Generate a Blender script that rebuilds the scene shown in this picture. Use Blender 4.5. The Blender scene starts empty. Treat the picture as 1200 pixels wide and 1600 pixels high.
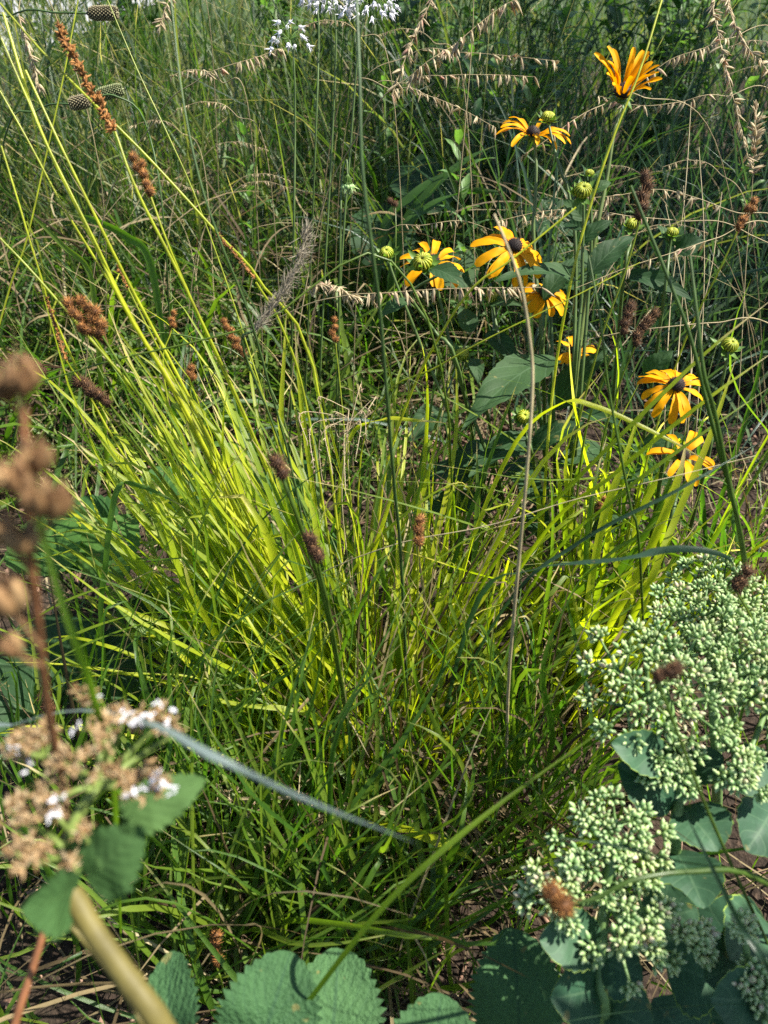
import bpy, math, random
import numpy as np
from math import radians as R, sin, cos, pi
rng = np.random.default_rng(11)
random.seed(5)
scene = bpy.context.scene
COL = scene.collection

# ------------------------------------------------------------------ camera, sky, sun
CAMZ, PITCH, FPX = 0.95, R(38), 1203.0
cam = bpy.data.cameras.new('camera')
cam.sensor_fit = 'HORIZONTAL'; cam.sensor_width = 36.0
cam.lens = 36.0 * FPX / 1200.0
cam.clip_start = 0.02; cam.clip_end = 400
cam.dof.use_dof = True
cam.dof.focus_distance = 1.0
cam.dof.aperture_fstop = cam.lens / 3.7
camo = bpy.data.objects.new('camera', cam); COL.objects.link(camo)
camo.location = (0, 0, CAMZ); camo.rotation_euler = (R(90) - PITCH, 0, 0)
scene.camera = camo

SUN_EL, SUN_AZ = R(54), R(88)          # azimuth measured from +Y towards +X
w = bpy.data.worlds.new('World'); scene.world = w; w.use_nodes = True
wn = w.node_tree.nodes; bg = wn['Background']
sky = wn.new('ShaderNodeTexSky'); sky.sky_type = 'NISHITA'; sky.sun_disc = False
sky.sun_elevation = SUN_EL; sky.sun_rotation = SUN_AZ
w.node_tree.links.new(sky.outputs[0], bg.inputs['Color']); bg.inputs['Strength'].default_value = 0.078
sl = bpy.data.lights.new('sun', 'SUN'); sl.energy = 5.0; sl.angle = R(0.5); sl.color = (1.0, 0.95, 0.85)
so = bpy.data.objects.new('sun', sl); COL.objects.link(so)
so.rotation_euler = (R(90) - SUN_EL, 0, pi - SUN_AZ)
scene.view_settings.view_transform = 'Standard'; scene.view_settings.look = 'None'
scene.view_settings.exposure = 1.7; scene.view_settings.gamma = 1.0
scene.render.engine = 'CYCLES'
cy = scene.cycles
cy.max_bounces = 8; cy.diffuse_bounces = 5; cy.glossy_bounces = 2; cy.transmission_bounces = 6; cy.transparent_max_bounces = 4
cy.use_denoising = False

# ------------------------------------------------------------------ geometry helpers
CF = np.array([0, cos(PITCH), -sin(PITCH)]); CU = np.array([0, sin(PITCH), cos(PITCH)]); CR = np.array([1., 0, 0])
CO = np.array([0, 0, CAMZ])
def P(px, py, d):                       # point seen at a photo pixel, d metres deep
    return CO + d * (CF + CR * (px - 600) / FPX + CU * (800 - py) / FPX)
def G(px, py, z=0.0):                   # ground point under a photo pixel
    r = CF + CR * (px - 600) / FPX + CU * (800 - py) / FPX
    return CO + r * ((z - CAMZ) / r[2])
def nrm(a): return a / np.maximum(np.linalg.norm(a, axis=-1, keepdims=True), 1e-9)
def V3(*a): return np.array(a, float)
def spline(ctrl, n):
    c = np.array([np.asarray(p, float) for p in ctrl])
    if len(c) == 2: return c[0] + (c[1] - c[0]) * np.linspace(0, 1, n)[:, None]
    c = np.vstack([2 * c[0] - c[1], c, 2 * c[-1] - c[-2]])
    k = len(c) - 3; out = []
    for u in np.linspace(0, k - 1e-6, n):
        i = int(u); t = u - i
        a, b, d, e = c[i:i + 4]
        out.append(.5 * (2 * b + (d - a) * t + (2 * a - 5 * b + 4 * d - e) * t * t + (3 * b - a - 3 * d + e) * t ** 3))
    return np.array(out)
def px_path(pts): return [P(*p) if len(p) == 3 else G(*p) for p in pts]

OFF = {}
class MB:
    def __init__(s): s.v = []; s.a = []; s.f = {}; s.n = 0; s.mi = {}
    def add(s, V, F, A, mat=0):
        V = np.asarray(V, float).reshape(-1, 3); A = np.broadcast_to(np.asarray(A, float), V.shape)
        s.v.append(V); s.a.append(A)
        for f in (F if isinstance(F, list) else [F]):
            f = np.asarray(f, int)
            s.f.setdefault(f.shape[1], []).append(f + s.n); s.mi.setdefault(f.shape[1], []).append(np.full(len(f), mat))
        s.n += len(V)
    def build(s, name, mats, parent=None, loc=None, smooth=True):
        V = np.concatenate(s.v); A = np.concatenate(s.a)
        o = OFF.get(parent.name, np.zeros(3)) if parent else (np.zeros(3) if loc is None else np.asarray(loc, float))
        me = bpy.data.meshes.new(name)
        me.vertices.add(len(V)); me.vertices.foreach_set('co', (V - o).astype(np.float32).ravel())
        L, st, tot, mi, p = [], [], [], [], 0
        for k in s.f:
            f = np.concatenate(s.f[k]); m = len(f)
            L.append(f.ravel()); st.append(p + k * np.arange(m)); tot.append(np.full(m, k)); mi.append(np.concatenate(s.mi[k])); p += k * m
        L = np.concatenate(L)
        me.loops.add(len(L)); me.loops.foreach_set('vertex_index', L.astype(np.int32))
        st = np.concatenate(st); me.polygons.add(len(st)); me.polygons.foreach_set('loop_start', st.astype(np.int32))
        try: me.polygons.foreach_set('loop_total', np.concatenate(tot).astype(np.int32))
        except Exception: pass
        if not isinstance(mats, (list, tuple)): mats = [mats]
        for m in mats: me.materials.append(m)
        me.polygons.foreach_set('material_index', np.concatenate(mi).astype(np.int32))
        if smooth: me.polygons.foreach_set('use_smooth', np.ones(len(st), bool))
        at = me.attributes.new('bp', 'FLOAT_VECTOR', 'POINT'); at.data.foreach_set('vector', A.astype(np.float32).ravel())
        me.update(calc_edges=True); me.validate()
        ob = bpy.data.objects.new(name, me); COL.objects.link(ob)
        if parent:
            ob.parent = parent; OFF[ob.name] = o
        elif loc is not None: ob.location = o
        return ob

def thing(name, label, cat, loc, group=None):
    e = bpy.data.objects.new(name, None); COL.objects.link(e)
    e.empty_display_size = .02; e.location = loc; OFF[e.name] = np.asarray(loc, float)
    return tag(e, label, cat, group)
def tag(o, label=None, cat=None, group=None, kind=None):
    if label: o['label'] = label
    if cat: o['category'] = cat
    if group: o['group'] = group
    if kind: o['kind'] = kind
    return o
def single(name, label, cat, mb, mat, loc, group=None): return tag(mb.build(name, mat, loc=loc), label, cat, group)

def ribbons(mb, C, W, hint, fold=.25, rnd=None, twist=0., mat=0):
    """C (M,S,3) centre lines, W (M,S) widths: V-folded blades, three vertices across."""
    C = np.asarray(C, float); M, S = C.shape[:2]
    T = nrm(np.gradient(C, axis=1)); h = np.asarray(hint, float).reshape(-1, 1, 3)
    side = nrm(h - T * (h * T).sum(-1, keepdims=True)); N = np.cross(side, T)
    s = np.linspace(0, 1, S)[None, :, None]
    tw = np.asarray(twist, float).reshape(-1, 1, 1) * s
    sd = side * np.cos(tw) + N * np.sin(tw); N = np.cross(sd, T)
    hw = (np.asarray(W, float) / 2)[..., None]
    fo = np.asarray(fold, float).reshape(-1, 1, 1)
    V = np.stack([C - sd * hw + N * hw * fo, C, C + sd * hw + N * hw * fo], 2)
    A = np.zeros((M, S, 3, 3)); A[..., 0] = s; A[..., 1] = (rng.random(M) if rnd is None else np.asarray(rnd)).reshape(-1, 1, 1)
    A[..., 2] = np.array([-1, 0, 1.])
    i = np.arange(M)[:, None, None] * S * 3 + np.arange(S - 1)[None, :, None] * 3 + np.arange(2)[None, None, :]
    i = i.ravel(); mb.add(V, np.stack([i, i + 1, i + 4, i + 3], 1), A.reshape(-1, 3), mat)

def bez(a, b, c, S):
    t = np.linspace(0, 1, S)[None, :, None]
    return (1 - t) ** 2 * a[:, None] + 2 * t * (1 - t) * b[:, None] + t * t * c[:, None]
def wprof(W, S, M, tip=.55):
    t = np.linspace(0, 1, S)[None]
    return np.asarray(W).reshape(-1, 1) * np.minimum(1, .55 + 2.2 * t) * np.clip(1 - np.clip((t - tip) / (1 - tip), 0, 1) ** 1.6, .03, 1) * np.ones((M, 1))

def grow(mb, base, az, lean, L, droop, W, S=9, fold=.3, kink=0., rnd=None, mat=0, bend=None):
    M = len(base); ca, sa = np.sin(az), np.cos(az)
    d = np.stack([ca * np.sin(lean), sa * np.sin(lean), np.cos(lean)], 1)
    bd = rng.normal(0, .25, (M, 2)) if bend is None else bend
    C = np.zeros((M, S, 3)); C[:, 0] = base; p = base.copy(); stp = (L / (S - 1))[:, None]
    kk = np.where(rng.random(M) < kink, rng.integers(S // 3, S - 1, M), -1)
    for i in range(1, S):
        t = i / (S - 1)
        d = d + (droop * t * 2.2 / (S - 1))[:, None] * np.array([0, 0, -1.]) + np.concatenate([bd, np.zeros((M, 1))], 1) / (S - 1)
        k = kk == i
        if k.any(): d[k] = d[k] + np.stack([ca[k] * 1.2, sa[k] * 1.2, np.full(k.sum(), -1.6)], 1)
        d = nrm(d); p = p + d * stp; p[:, 2] = np.maximum(p[:, 2], .006); C[:, i] = p
    hint = np.stack([sa + rng.normal(0, .5, M), -ca + rng.normal(0, .5, M), rng.normal(0, .2, M)], 1)
    ribbons(mb, C, wprof(W, S, M), hint, fold, rnd, rng.normal(0, .7, M), mat)

def tube(mb, pts, r, n=6, rnd=.5, t0=0, t1=1, mat=0, cap=True):
    pts = np.asarray(pts, float); S = len(pts)
    r = np.broadcast_to(np.asarray(r, float), (S,)) if np.ndim(r) else np.full(S, r)
    T = nrm(np.gradient(pts, axis=0)); ref = V3(.31, .2, .93) if abs(T[0] @ V3(.31, .2, .93)) < .9 else V3(1, 0, 0)
    a = nrm(ref - T * (T @ ref)[:, None]); b = np.cross(T, a)
    th = np.arange(n) * 2 * pi / n
    V = pts[:, None] + r[:, None, None] * (a[:, None] * np.cos(th)[None, :, None] + b[:, None] * np.sin(th)[None, :, None])
    A = np.zeros((S, n, 3)); A[..., 0] = np.linspace(t0, t1, S)[:, None]; A[..., 1] = rnd; A[..., 2] = np.cos(th)[None]
    i = (np.arange(S - 1)[:, None] * n + np.arange(n)[None]).ravel(); j = (np.arange(S - 1)[:, None] * n + (np.arange(n)[None] + 1) % n).ravel()
    F = [np.stack([i, j, j + n, i + n], 1)]
    if cap: F.append(((S - 1) * n + np.arange(n))[None])
    mb.add(V, F, A.reshape(-1, 3), mat)

def ell_template(n=7, m=5, tip=1.0):
    """Unit bud along +z from 0 to 1, radius about .5, pointed at the tip."""
    ts = np.linspace(0, 1, m + 2); rr = .5 * np.sin(pi * ts ** .85) ** .8 * (1 - .35 * tip * ts); rr[0] = .12; rr[-1] = .02
    th = np.arange(n) * 2 * pi / n
    V = np.stack([rr[:, None] * np.cos(th), rr[:, None] * np.sin(th), np.repeat(ts[:, None], n, 1)], -1)
    S = len(ts); i = (np.arange(S - 1)[:, None] * n + np.arange(n)[None]).ravel(); j = (np.arange(S - 1)[:, None] * n + (np.arange(n)[None] + 1) % n).ravel()
    return V.reshape(-1, 3), np.stack([i, j, j + n, i + n], 1), np.repeat(ts, n)
def scatter(mb, tmpl, pos, axis, length, width, flat=1., rnd=None, mat=0):
    V0, F0, t0 = tmpl; M = len(pos); pos = np.asarray(pos, float); ax = nrm(np.asarray(axis, float))
    ref = nrm(rng.normal(0, 1, (M, 3))); a = nrm(ref - ax * (ref * ax).sum(1, keepdims=True)); b = np.cross(ax, a)
    l = np.broadcast_to(length, (M,)); wd = np.broadcast_to(width, (M,))
    V = pos[:, None] + a[:, None] * (V0[None, :, 0:1] * wd[:, None, None]) + b[:, None] * (V0[None, :, 1:2] * (wd * flat)[:, None, None]) + ax[:, None] * (V0[None, :, 2:3] * l[:, None, None])
    A = np.zeros((M, len(V0), 3)); A[..., 0] = t0[None]; A[..., 1] = (rng.random(M) if rnd is None else np.broadcast_to(rnd, (M,)))[:, None]
    A[..., 2] = V0[None, :, 0] * 2
    F = (F0[None] + (np.arange(M) * len(V0))[:, None, None]).reshape(-1, F0.shape[1])
    mb.add(V, F, A.reshape(-1, 3), mat)
BUD = ell_template(7, 5); SEED = ell_template(5, 3, 1.4); ROUND = ell_template(10, 8, 0.2)
SPIKE = (np.array([[.5, 0, 0], [-.25, .43, 0], [-.25, -.43, 0], [0, 0, 1.]]), np.array([[0, 1, 3], [1, 2, 3], [2, 0, 3]]), np.array([0, 0, 0, 1.]))
def sphere_dirs(n):
    i = np.arange(n) + .5; ph = np.arccos(1 - 2 * i / n); th = pi * (1 + 5 ** .5) * i
    return np.stack([np.cos(th) * np.sin(ph), np.sin(th) * np.sin(ph), np.cos(ph)], 1)

def leaf(mb, p0, p1, W, normal, sag=.1, fold=.25, shape='lance', serr=0, amp=.0, nS=30, nU=8, und=.02, rnd=None, curl=0., mat=0, twist=0.):
    p0, p1 = np.asarray(p0, float), np.asarray(p1, float); L = np.linalg.norm(p1 - p0); n = np.asarray(normal, float)
    T0 = (p1 - p0) / L; n = nrm(n - T0 * (n @ T0))
    s = np.linspace(0, 1, nS); C = p0 + (p1 - p0) * s[:, None] + n * (sag * L * 4 * s * (1 - s) - curl * L * s ** 3)[:, None]
    T = nrm(np.gradient(C, axis=0)); sd0 = np.cross(T0, n); sd = nrm(sd0 - T * (T @ sd0)[:, None]); N = np.cross(sd, T)
    if twist:
        a = (twist * s)[:, None]; sd, N = sd * np.cos(a) + N * np.sin(a), N * np.cos(a) - sd * np.sin(a)
    prof = {'lance': lambda s: np.sin(pi * s ** .72) ** .9 * (1 - .12 * s), 'ovate': lambda s: np.sin(pi * s ** .6) ** .75,
            'round': lambda s: np.sin(pi * s ** .85) ** .55, 'petal': lambda s: (.32 + .68 * np.sin(pi * np.clip(s * .62 + .03, 0, 1)) ** 1.) * np.clip((1.02 - s) * 9, 0, 1) ** .5,
            'spoon': lambda s: np.sin(pi * s ** 1.25) ** .7, 'heart': lambda s: np.clip(np.sin(pi * (s * .93 + .07) ** .62), 0, 1) ** .62}[shape](s)
    hw = W / 2 * np.clip(prof, 0.015, 2)
    r = rng.random() if rnd is None else rnd; ph = rng.random(2) * 6.28
    u = np.linspace(-1, 1, nU + 1); V = np.zeros((nS, nU + 1, 3)); A = np.zeros_like(V)
    for k, uu in enumerate(u):
        e = 1.
        if serr:
            saw = (s * serr + (.5 if uu > 0 else 0)) % 1.
            e = 1 + amp * (saw - .5) * abs(uu) ** 6
        sh = -abs(uu) * (amp * L * .6 / serr if serr else 0) * 0
        V[:, k] = C + sd * (hw * uu * e)[:, None] + N * (hw * (fold * abs(uu) ** 1.3) + und * L * np.sin(s * 9 + ph[0] + uu * 1.5) * abs(uu) * np.sin(pi * s) + und * .5 * L * np.sin(s * 17 + ph[1]) * uu)[:, None] + T * (sh)
        A[:, k, 0] = s; A[:, k, 1] = r; A[:, k, 2] = uu
    i = (np.arange(nS - 1)[:, None] * (nU + 1) + np.arange(nU)[None]).ravel()
    mb.add(V, np.stack([i, i + 1, i + nU + 2, i + nU + 1], 1), A.reshape(-1, 3), mat)

# ------------------------------------------------------------------ materials
class NT:
    def __init__(s, name):
        s.m = bpy.data.materials.new(name); s.m.use_nodes = True; s.t = s.m.node_tree; s.n = s.t.nodes; s.n.clear()
        s.out = s.n.new('ShaderNodeOutputMaterial'); a = s.n.new('ShaderNodeAttribute'); a.attribute_name = 'bp'
        x = s.n.new('ShaderNodeSeparateXYZ'); s.l(a.outputs['Vector'], x.inputs[0]); s.T, s.RND, s.U = x.outputs
        s.geo = s.n.new('ShaderNodeNewGeometry')
    def l(s, a, b): s.t.links.new(a, b)
    def put(s, sock, v):
        if isinstance(v, (int, float)): sock.default_value = v
        elif isinstance(v, tuple): sock.default_value = v if len(v) == 4 or sock.type == 'VECTOR' else (*v, 1)
        else: s.l(v, sock)
    def math(s, op, a, b=0., c=None):
        n = s.n.new('ShaderNodeMath'); n.operation = op; s.put(n.inputs[0], a); s.put(n.inputs[1], b)
        if c is not None: s.put(n.inputs[2], c)
        return n.outputs[0]
    def ramp(s, fac, stops, interp='LINEAR'):
        n = s.n.new('ShaderNodeValToRGB'); s.put(n.inputs[0], fac); e = n.color_ramp; e.interpolation = interp
        while len(e.elements) < len(stops): e.elements.new(.5)
        for el, (p, c) in zip(e.elements, stops): el.position = p; el.color = (*c, 1) if len(c) == 3 else c
        return n.outputs[0]
    def mix(s, fac, a, b, blend='MIX'):
        n = s.n.new('ShaderNodeMix'); n.data_type = 'RGBA'; n.blend_type = blend; s.put(n.inputs['Factor'], fac)
        s.put(n.inputs[6], a); s.put(n.inputs[7], b); return n.outputs[2]
    def noise(s, scale, detail=3, vec=None, rough=.55):
        n = s.n.new('ShaderNodeTexNoise'); n.inputs['Scale'].default_value = scale; n.inputs['Detail'].default_value = detail; n.inputs['Roughness'].default_value = rough
        s.l(vec if vec is not None else s.geo.outputs['Position'], n.inputs['Vector']); return n.outputs['Fac']
    def step(s, v, lo, hi):
        n = s.n.new('ShaderNodeMapRange'); n.interpolation_type = 'SMOOTHSTEP'; s.put(n.inputs[0], v); n.inputs[1].default_value = lo; n.inputs[2].default_value = hi; return n.outputs[0]
    def surf(s, base, trans=0., tcol=None, rough=.5, spec=.4, bump=None, bdist=.001, bstr=.5, coat=0.):
        p = s.n.new('ShaderNodeBsdfPrincipled'); s.put(p.inputs['Base Color'], base); s.put(p.inputs['Roughness'], rough); s.put(p.inputs['Specular IOR Level'], spec)
        if bump is not None:
            b = s.n.new('ShaderNodeBump'); b.inputs['Strength'].default_value = bstr; b.inputs['Distance'].default_value = bdist; s.l(bump, b.inputs['Height']); s.l(b.outputs[0], p.inputs['Normal'])
        if trans:
            t = s.n.new('ShaderNodeBsdfTranslucent'); s.put(t.inputs[0], tcol if tcol is not None else base)
            x = s.n.new('ShaderNodeMixShader'); s.put(x.inputs[0], trans); s.l(p.outputs[0], x.inputs[1]); s.l(t.outputs[0], x.inputs[2]); s.l(x.outputs[0], s.out.inputs[0])
        else: s.l(p.outputs[0], s.out.inputs[0])
        return s.m

def grass_mat(name, stops, tmul, trans=.45, tip=.9, straw=(.42, .33, .15), rough=.42, spec=.45, base_pale=0.):
    k = NT(name); c = k.ramp(k.RND, stops)
    nz = k.noise(22, 3); c = k.mix(k.step(nz, .35, .7), k.mix(1., c, (.78, .8, .8), 'MULTIPLY'), c)
    rib = k.math('SINE', k.math('MULTIPLY', k.U, 19.)); c = k.mix(k.math('MULTIPLY_ADD', rib, .14, .14), c, k.mix(1., c, (.55, .6, .5), 'MULTIPLY'))
    tj = k.math('ADD', k.T, k.math('MULTIPLY', k.math('SUBTRACT', nz, .5), .4))
    tj = k.math('ADD', tj, k.math('MULTIPLY', k.math('FRACT', k.math('MULTIPLY', k.RND, 37.7)), .22))
    d = k.step(tj, tip, tip + .16); c = k.mix(d, c, straw)
    if base_pale: c = k.mix(k.step(k.T, base_pale, 0.), c, (.30, .30, .10))
    sp = k.step(k.noise(160, 2), .69, .75); c = k.mix(k.math('MULTIPLY', sp, .6), c, (.22, .13, .04))
    tc = k.mix(1., c, tmul, 'MULTIPLY')
    return k.surf(c, trans, tc, rough, spec, bump=rib, bdist=.0004, bstr=.35)

M = {}
M['sedge'] = grass_mat('sedge_leaf', [(0, (.045, .105, .010)), (.3, (.11, .18, .009)), (.7, (.29, .34, .009)), (1, (.42, .43, .016))], (2.2, 2.4, 1.0), .5, .96)  # bright stops raised to put the sun patch into the blade colour
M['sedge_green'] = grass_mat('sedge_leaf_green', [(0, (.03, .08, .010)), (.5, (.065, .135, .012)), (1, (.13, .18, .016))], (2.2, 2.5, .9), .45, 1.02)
M['grass'] = grass_mat('meadow_grass', [(0, (.014, .038, .011)), (.45, (.03, .064, .015)), (.8, (.085, .13, .022)), (1, (.2, .19, .06))], (1.9, 2.2, .9), .4, .98)
M['blue'] = grass_mat('blue_grass', [(0, (.022, .055, .03)), (.5, (.04, .085, .042)), (1, (.085, .13, .055))], (1.5, 1.8, .8), .32, 1.1, rough=.38)
M['straw'] = grass_mat('dry_grass', [(0, (.06, .04, .02)), (.4, (.14, .10, .05)), (.75, (.25, .19, .10)), (1, (.38, .32, .19))], (1.3, 1.2, .9), .3, 2., rough=.6, spec=.25)

def simple(name, stops, trans=0., tmul=None, rough=.5, spec=.35, nscale=60, namt=.35, tgrad=None, bump=False, bdist=.001):
    k = NT(name); c = k.ramp(k.RND, stops)
    if tgrad is not None: c = k.mix(k.step(k.T, tgrad[1], tgrad[2]), c, tgrad[0])
    nz = k.noise(nscale, 4); c = k.mix(k.step(nz, .3, .72), k.mix(1., c, (1 - namt,) * 3, 'MULTIPLY'), c)
    return k.surf(c, trans, k.mix(1., c, tmul, 'MULTIPLY') if tmul else None, rough, spec, bump=nz if bump else None, bdist=bdist)
M['culm'] = simple('culm', [(0, (.05, .10, .015)), (.5, (.13, .19, .015)), (1, (.40, .42, .02))], .35, (2., 2.1, .8), .38, .5)
M['culm_dry'] = simple('dry_culm', [(0, (.22, .16, .08)), (1, (.42, .35, .2))], .15, (1.2, 1.1, .8), .6, .25)
M['stem_g'] = simple('green_stem', [(0, (.03, .07, .02)), (.5, (.06, .11, .025)), (1, (.12, .16, .04))], .12, (1.6, 1.7, .7), .5, .4)
M['seed'] = simple('seed_head', [(0, (.045, .022, .011)), (.35, (.14, .06, .02)), (.7, (.36, .15, .04)), (1, (.52, .26, .08))], .22, (1.5, 1.2, .8), .65, .2, 200, .3, ((.52, .25, .08), .6, 1.05))
M['seed_dark'] = simple('dark_seed_head', [(0, (.03, .015, .009)), (.5, (.07, .035, .017)), (1, (.14, .07, .032))], .15, (1.5, 1.1, .8), .7, .2, 200, .3, ((.27, .14, .06), .55, 1.05))
M['grama'] = simple('grama_spikelet', [(0, (.34, .25, .15)), (.45, (.52, .43, .27)), (.75, (.60, .52, .33)), (1, (.50, .30, .22))], .4, (1.3, 1.2, .95), .6, .25, 150, .3, ((.58, .50, .34), .45, 1.))
M['petal'] = simple('yellow_petal', [(0, (.64, .25, .001)), (.6, (.72, .33, .0012)), (1, (.68, .285, .001))], .35, (1.05, .95, .6), .6, .12, 45, .22, ((.73, .34, .0015), .2, .8))
M['sepal'] = simple('green_sepal', [(0, (.06, .14, .02)), (1, (.14, .24, .04))], .35, (1.9, 2., .7), .5, .4)
M['budray'] = simple('bud_ray', [(0, (.30, .38, .03)), (1, (.5, .5, .05))], .3, (1.4, 1.3, .7), .5, .35)
M['disc'] = simple('dark_disc', [(0, (.012, .007, .006)), (.6, (.03, .014, .010)), (1, (.06, .03, .018))], 0, None, .7, .25, 300, .3)
M['white'] = simple('white_floret', [(0, (.72, .70, .74)), (1, (.82, .81, .84))], .35, (1., 1., 1.), .55, .3, 90, .1)
M['sedbud'] = simple('sedum_bud', [(0, (.18, .32, .12)), (.5, (.29, .42, .16)), (.93, (.42, .50, .19)), (1, (.50, .42, .30))], .25, (1.2, 1.25, .7), .5, .35, 90, .15, ((.50, .58, .32), .55, 1.))
M['sedstem'] = simple('sedum_stem', [(0, (.10, .21, .07)), (1, (.19, .30, .09))], .15, (1.3, 1.3, .7), .5, .35)
M['bone'] = simple('faded_floret', [(0, (.26, .15, .065)), (.5, (.42, .275, .135)), (1, (.54, .42, .26))], .3, (1.2, 1.1, .8), .7, .2, 120, .3)
M['bonestem'] = simple('pale_stem', [(0, (.07, .09, .02)), (1, (.15, .11, .03))], .12, (1.2, 1.2, .7), .6, .3, 70, .35, bump=True)
M['pod'] = simple('dry_pod', [(0, (.19, .10, .045)), (.6, (.33, .19, .085)), (1, (.44, .29, .14))], .3, (1.4, 1.2, .8), .6, .3, 90, .4, bump=True, bdist=.002)
M['bonebranch'] = simple('green_branch', [(0, (.12, .18, .04)), (1, (.22, .28, .07))], .15, (1.4, 1.4, .7), .5, .3)
M['redstem'] = simple('red_brown_stem', [(0, (.16, .06, .025)), (1, (.28, .12, .05))], 0, None, .6, .3, 80, .4, bump=True)
M['cone'] = simple('ripe_cone', [(0, (.05, .04, .025)), (.5, (.11, .085, .05)), (1, (.20, .17, .09))], .1, (1.2, 1.2, .8), .7, .25, 200, .3, ((.36, .32, .18), .55, 1.))
M['cone_green'] = simple('unripe_cone', [(0, (.06, .08, .035)), (.5, (.11, .13, .05)), (1, (.18, .19, .08))], .1, (1.2, 1.2, .8), .7, .25, 200, .3, ((.30, .32, .16), .55, 1.))
M['bark'] = simple('bark_chip', [(0, (.06, .035, .025)), (.5, (.19, .11, .075)), (1, (.38, .24, .17))], 0, None, .85, .2, 120, .45, bump=True)

def leaf_mat(name, stops, tmul, trans=.3, nveins=8., slant=.55, vein=(.16, .24, .12), rough=.5, spec=.4, edge=None, wrinkle=.5, vamt=.5, bd=.0012):
    k = NT(name); c = k.ramp(k.RND, stops); au = k.math('ABSOLUTE', k.U)
    ph = k.math('SUBTRACT', k.math('MULTIPLY', k.T, nveins), k.math('MULTIPLY', au, slant * nveins * .3))
    fr = k.math('ABSOLUTE', k.math('SUBTRACT', k.math('FRACT', ph), .5))
    v = k.step(fr, .07, .0); mid = k.step(au, .06, .015); vv = k.math('MAXIMUM', v, mid)
    nz = k.noise(35, 4); c = k.mix(k.step(nz, .3, .7), k.mix(1., c, (.72, .75, .75), 'MULTIPLY'), c)
    fine = k.noise(320, 3)
    c = k.mix(k.math('MULTIPLY', k.step(fine, .4, .65), .25), c, k.mix(1., c, (1.5, 1.45, 1.5), 'MULTIPLY'))
    c = k.mix(k.math('MULTIPLY', vv, vamt), c, vein)
    sp = k.step(k.noise(75, 2), .67, .73); c = k.mix(k.math('MULTIPLY', sp, .55), c, (.18, .15, .05))
    if edge: c = k.mix(k.math('MULTIPLY', k.step(au, .95, .995), k.step(nz, .35, .6)), c, edge)
    h = k.math('ADD', k.math('MULTIPLY', fr, .7), k.math('ADD', k.math('MULTIPLY', fine, wrinkle), k.math('MULTIPLY', nz, wrinkle)))
    return k.surf(c, trans, k.mix(1., c, tmul, 'MULTIPLY'), rough, spec, bump=h, bdist=bd, bstr=.6)
M['rudleaf'] = leaf_mat('coneflower_leaf', [(0, (.016, .046, .015)), (1, (.036, .076, .024))], (2.2, 2.6, .7), .36, 6., 1.0, (.07, .12, .06), .65, .2)
M['sedleaf'] = leaf_mat('sedum_leaf', [(0, (.022, .065, .034)), (1, (.04, .09, .045))], (1.6, 2.2, .6), .2, 5., .8, (.10, .17, .09), .55, .2, edge=(.26, .36, .05), wrinkle=.15, vamt=.3)  # edge paints the yellow glow of a backlit margin into the leaf colour
M['broad'] = leaf_mat('broad_leaf', [(0, (.034, .085, .03)), (1, (.055, .12, .042))], (1.7, 2.2, .6), .22, 7., 2.0, (.018, .05, .025), .7, .18, wrinkle=2.6, vamt=.55, bd=.002)
M['green_leaf'] = leaf_mat('lush_leaf', [(0, (.03, .085, .022)), (1, (.07, .15, .03))], (2., 2.3, .7), .4, 8., 1.1, (.10, .18, .05), .65, .15, wrinkle=.6)
M['bone_leaf'] = leaf_mat('dull_leaf', [(0, (.038, .085, .026)), (1, (.06, .115, .034))], (1.6, 2., .7), .3, 7., 1.2, (.05, .10, .03), .75, .12, wrinkle=1.)
M['silver'] = grass_mat('silver_blade', [(0, (.12, .165, .155)), (1, (.21, .26, .245))], (1.1, 1.15, 1.1), .25, 1.2)
M['aster'] = leaf_mat('aster_leaf', [(0, (.05, .12, .03)), (1, (.10, .18, .045))], (1.9, 2.1, .8), .4, 5., .8, (.14, .22, .08))

def soil():
    k = NT('dark_soil'); n1 = k.noise(9, 5); n2 = k.noise(130, 5); n3 = k.noise(1.1, 3)
    c = k.ramp(n2, [(.25, (.012, .009, .007)), (.55, (.032, .022, .016)), (.75, (.075, .05, .035))]); c = k.mix(k.step(n1, .5, .65), c, (.04, .027, .019))
    c = k.mix(k.math('MULTIPLY', k.step(n3, .5, .7), .3), c, (.04, .05, .02))
    return k.surf(c, rough=.95, spec=.15, bump=n2, bdist=.008, bstr=.9)
M['soil'] = soil()
def paving():
    k = NT('pale_paving'); n2 = k.noise(40, 5); n3 = k.noise(3, 3)
    c = k.ramp(n2, [(.3, (.20, .20, .21)), (.7, (.30, .30, .31))]); c = k.mix(k.math('MULTIPLY', k.step(n3, .4, .7), .4), c, (.18, .18, .18))
    return k.surf(c, rough=.9, spec=.2, bump=n2, bdist=.003)
M['paving'] = paving()
def lawn():
    k = NT('lawn'); n2 = k.noise(30, 5); n3 = k.noise(.8, 3)
    c = k.ramp(n2, [(.3, (.012, .03, .008)), (.7, (.035, .06, .015))]); c = k.mix(k.math('MULTIPLY', n3, .4), c, (.04, .05, .015))
    return k.surf(c, rough=.9, spec=.15, bump=n2, bdist=.03)
M['lawn'] = lawn()

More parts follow.
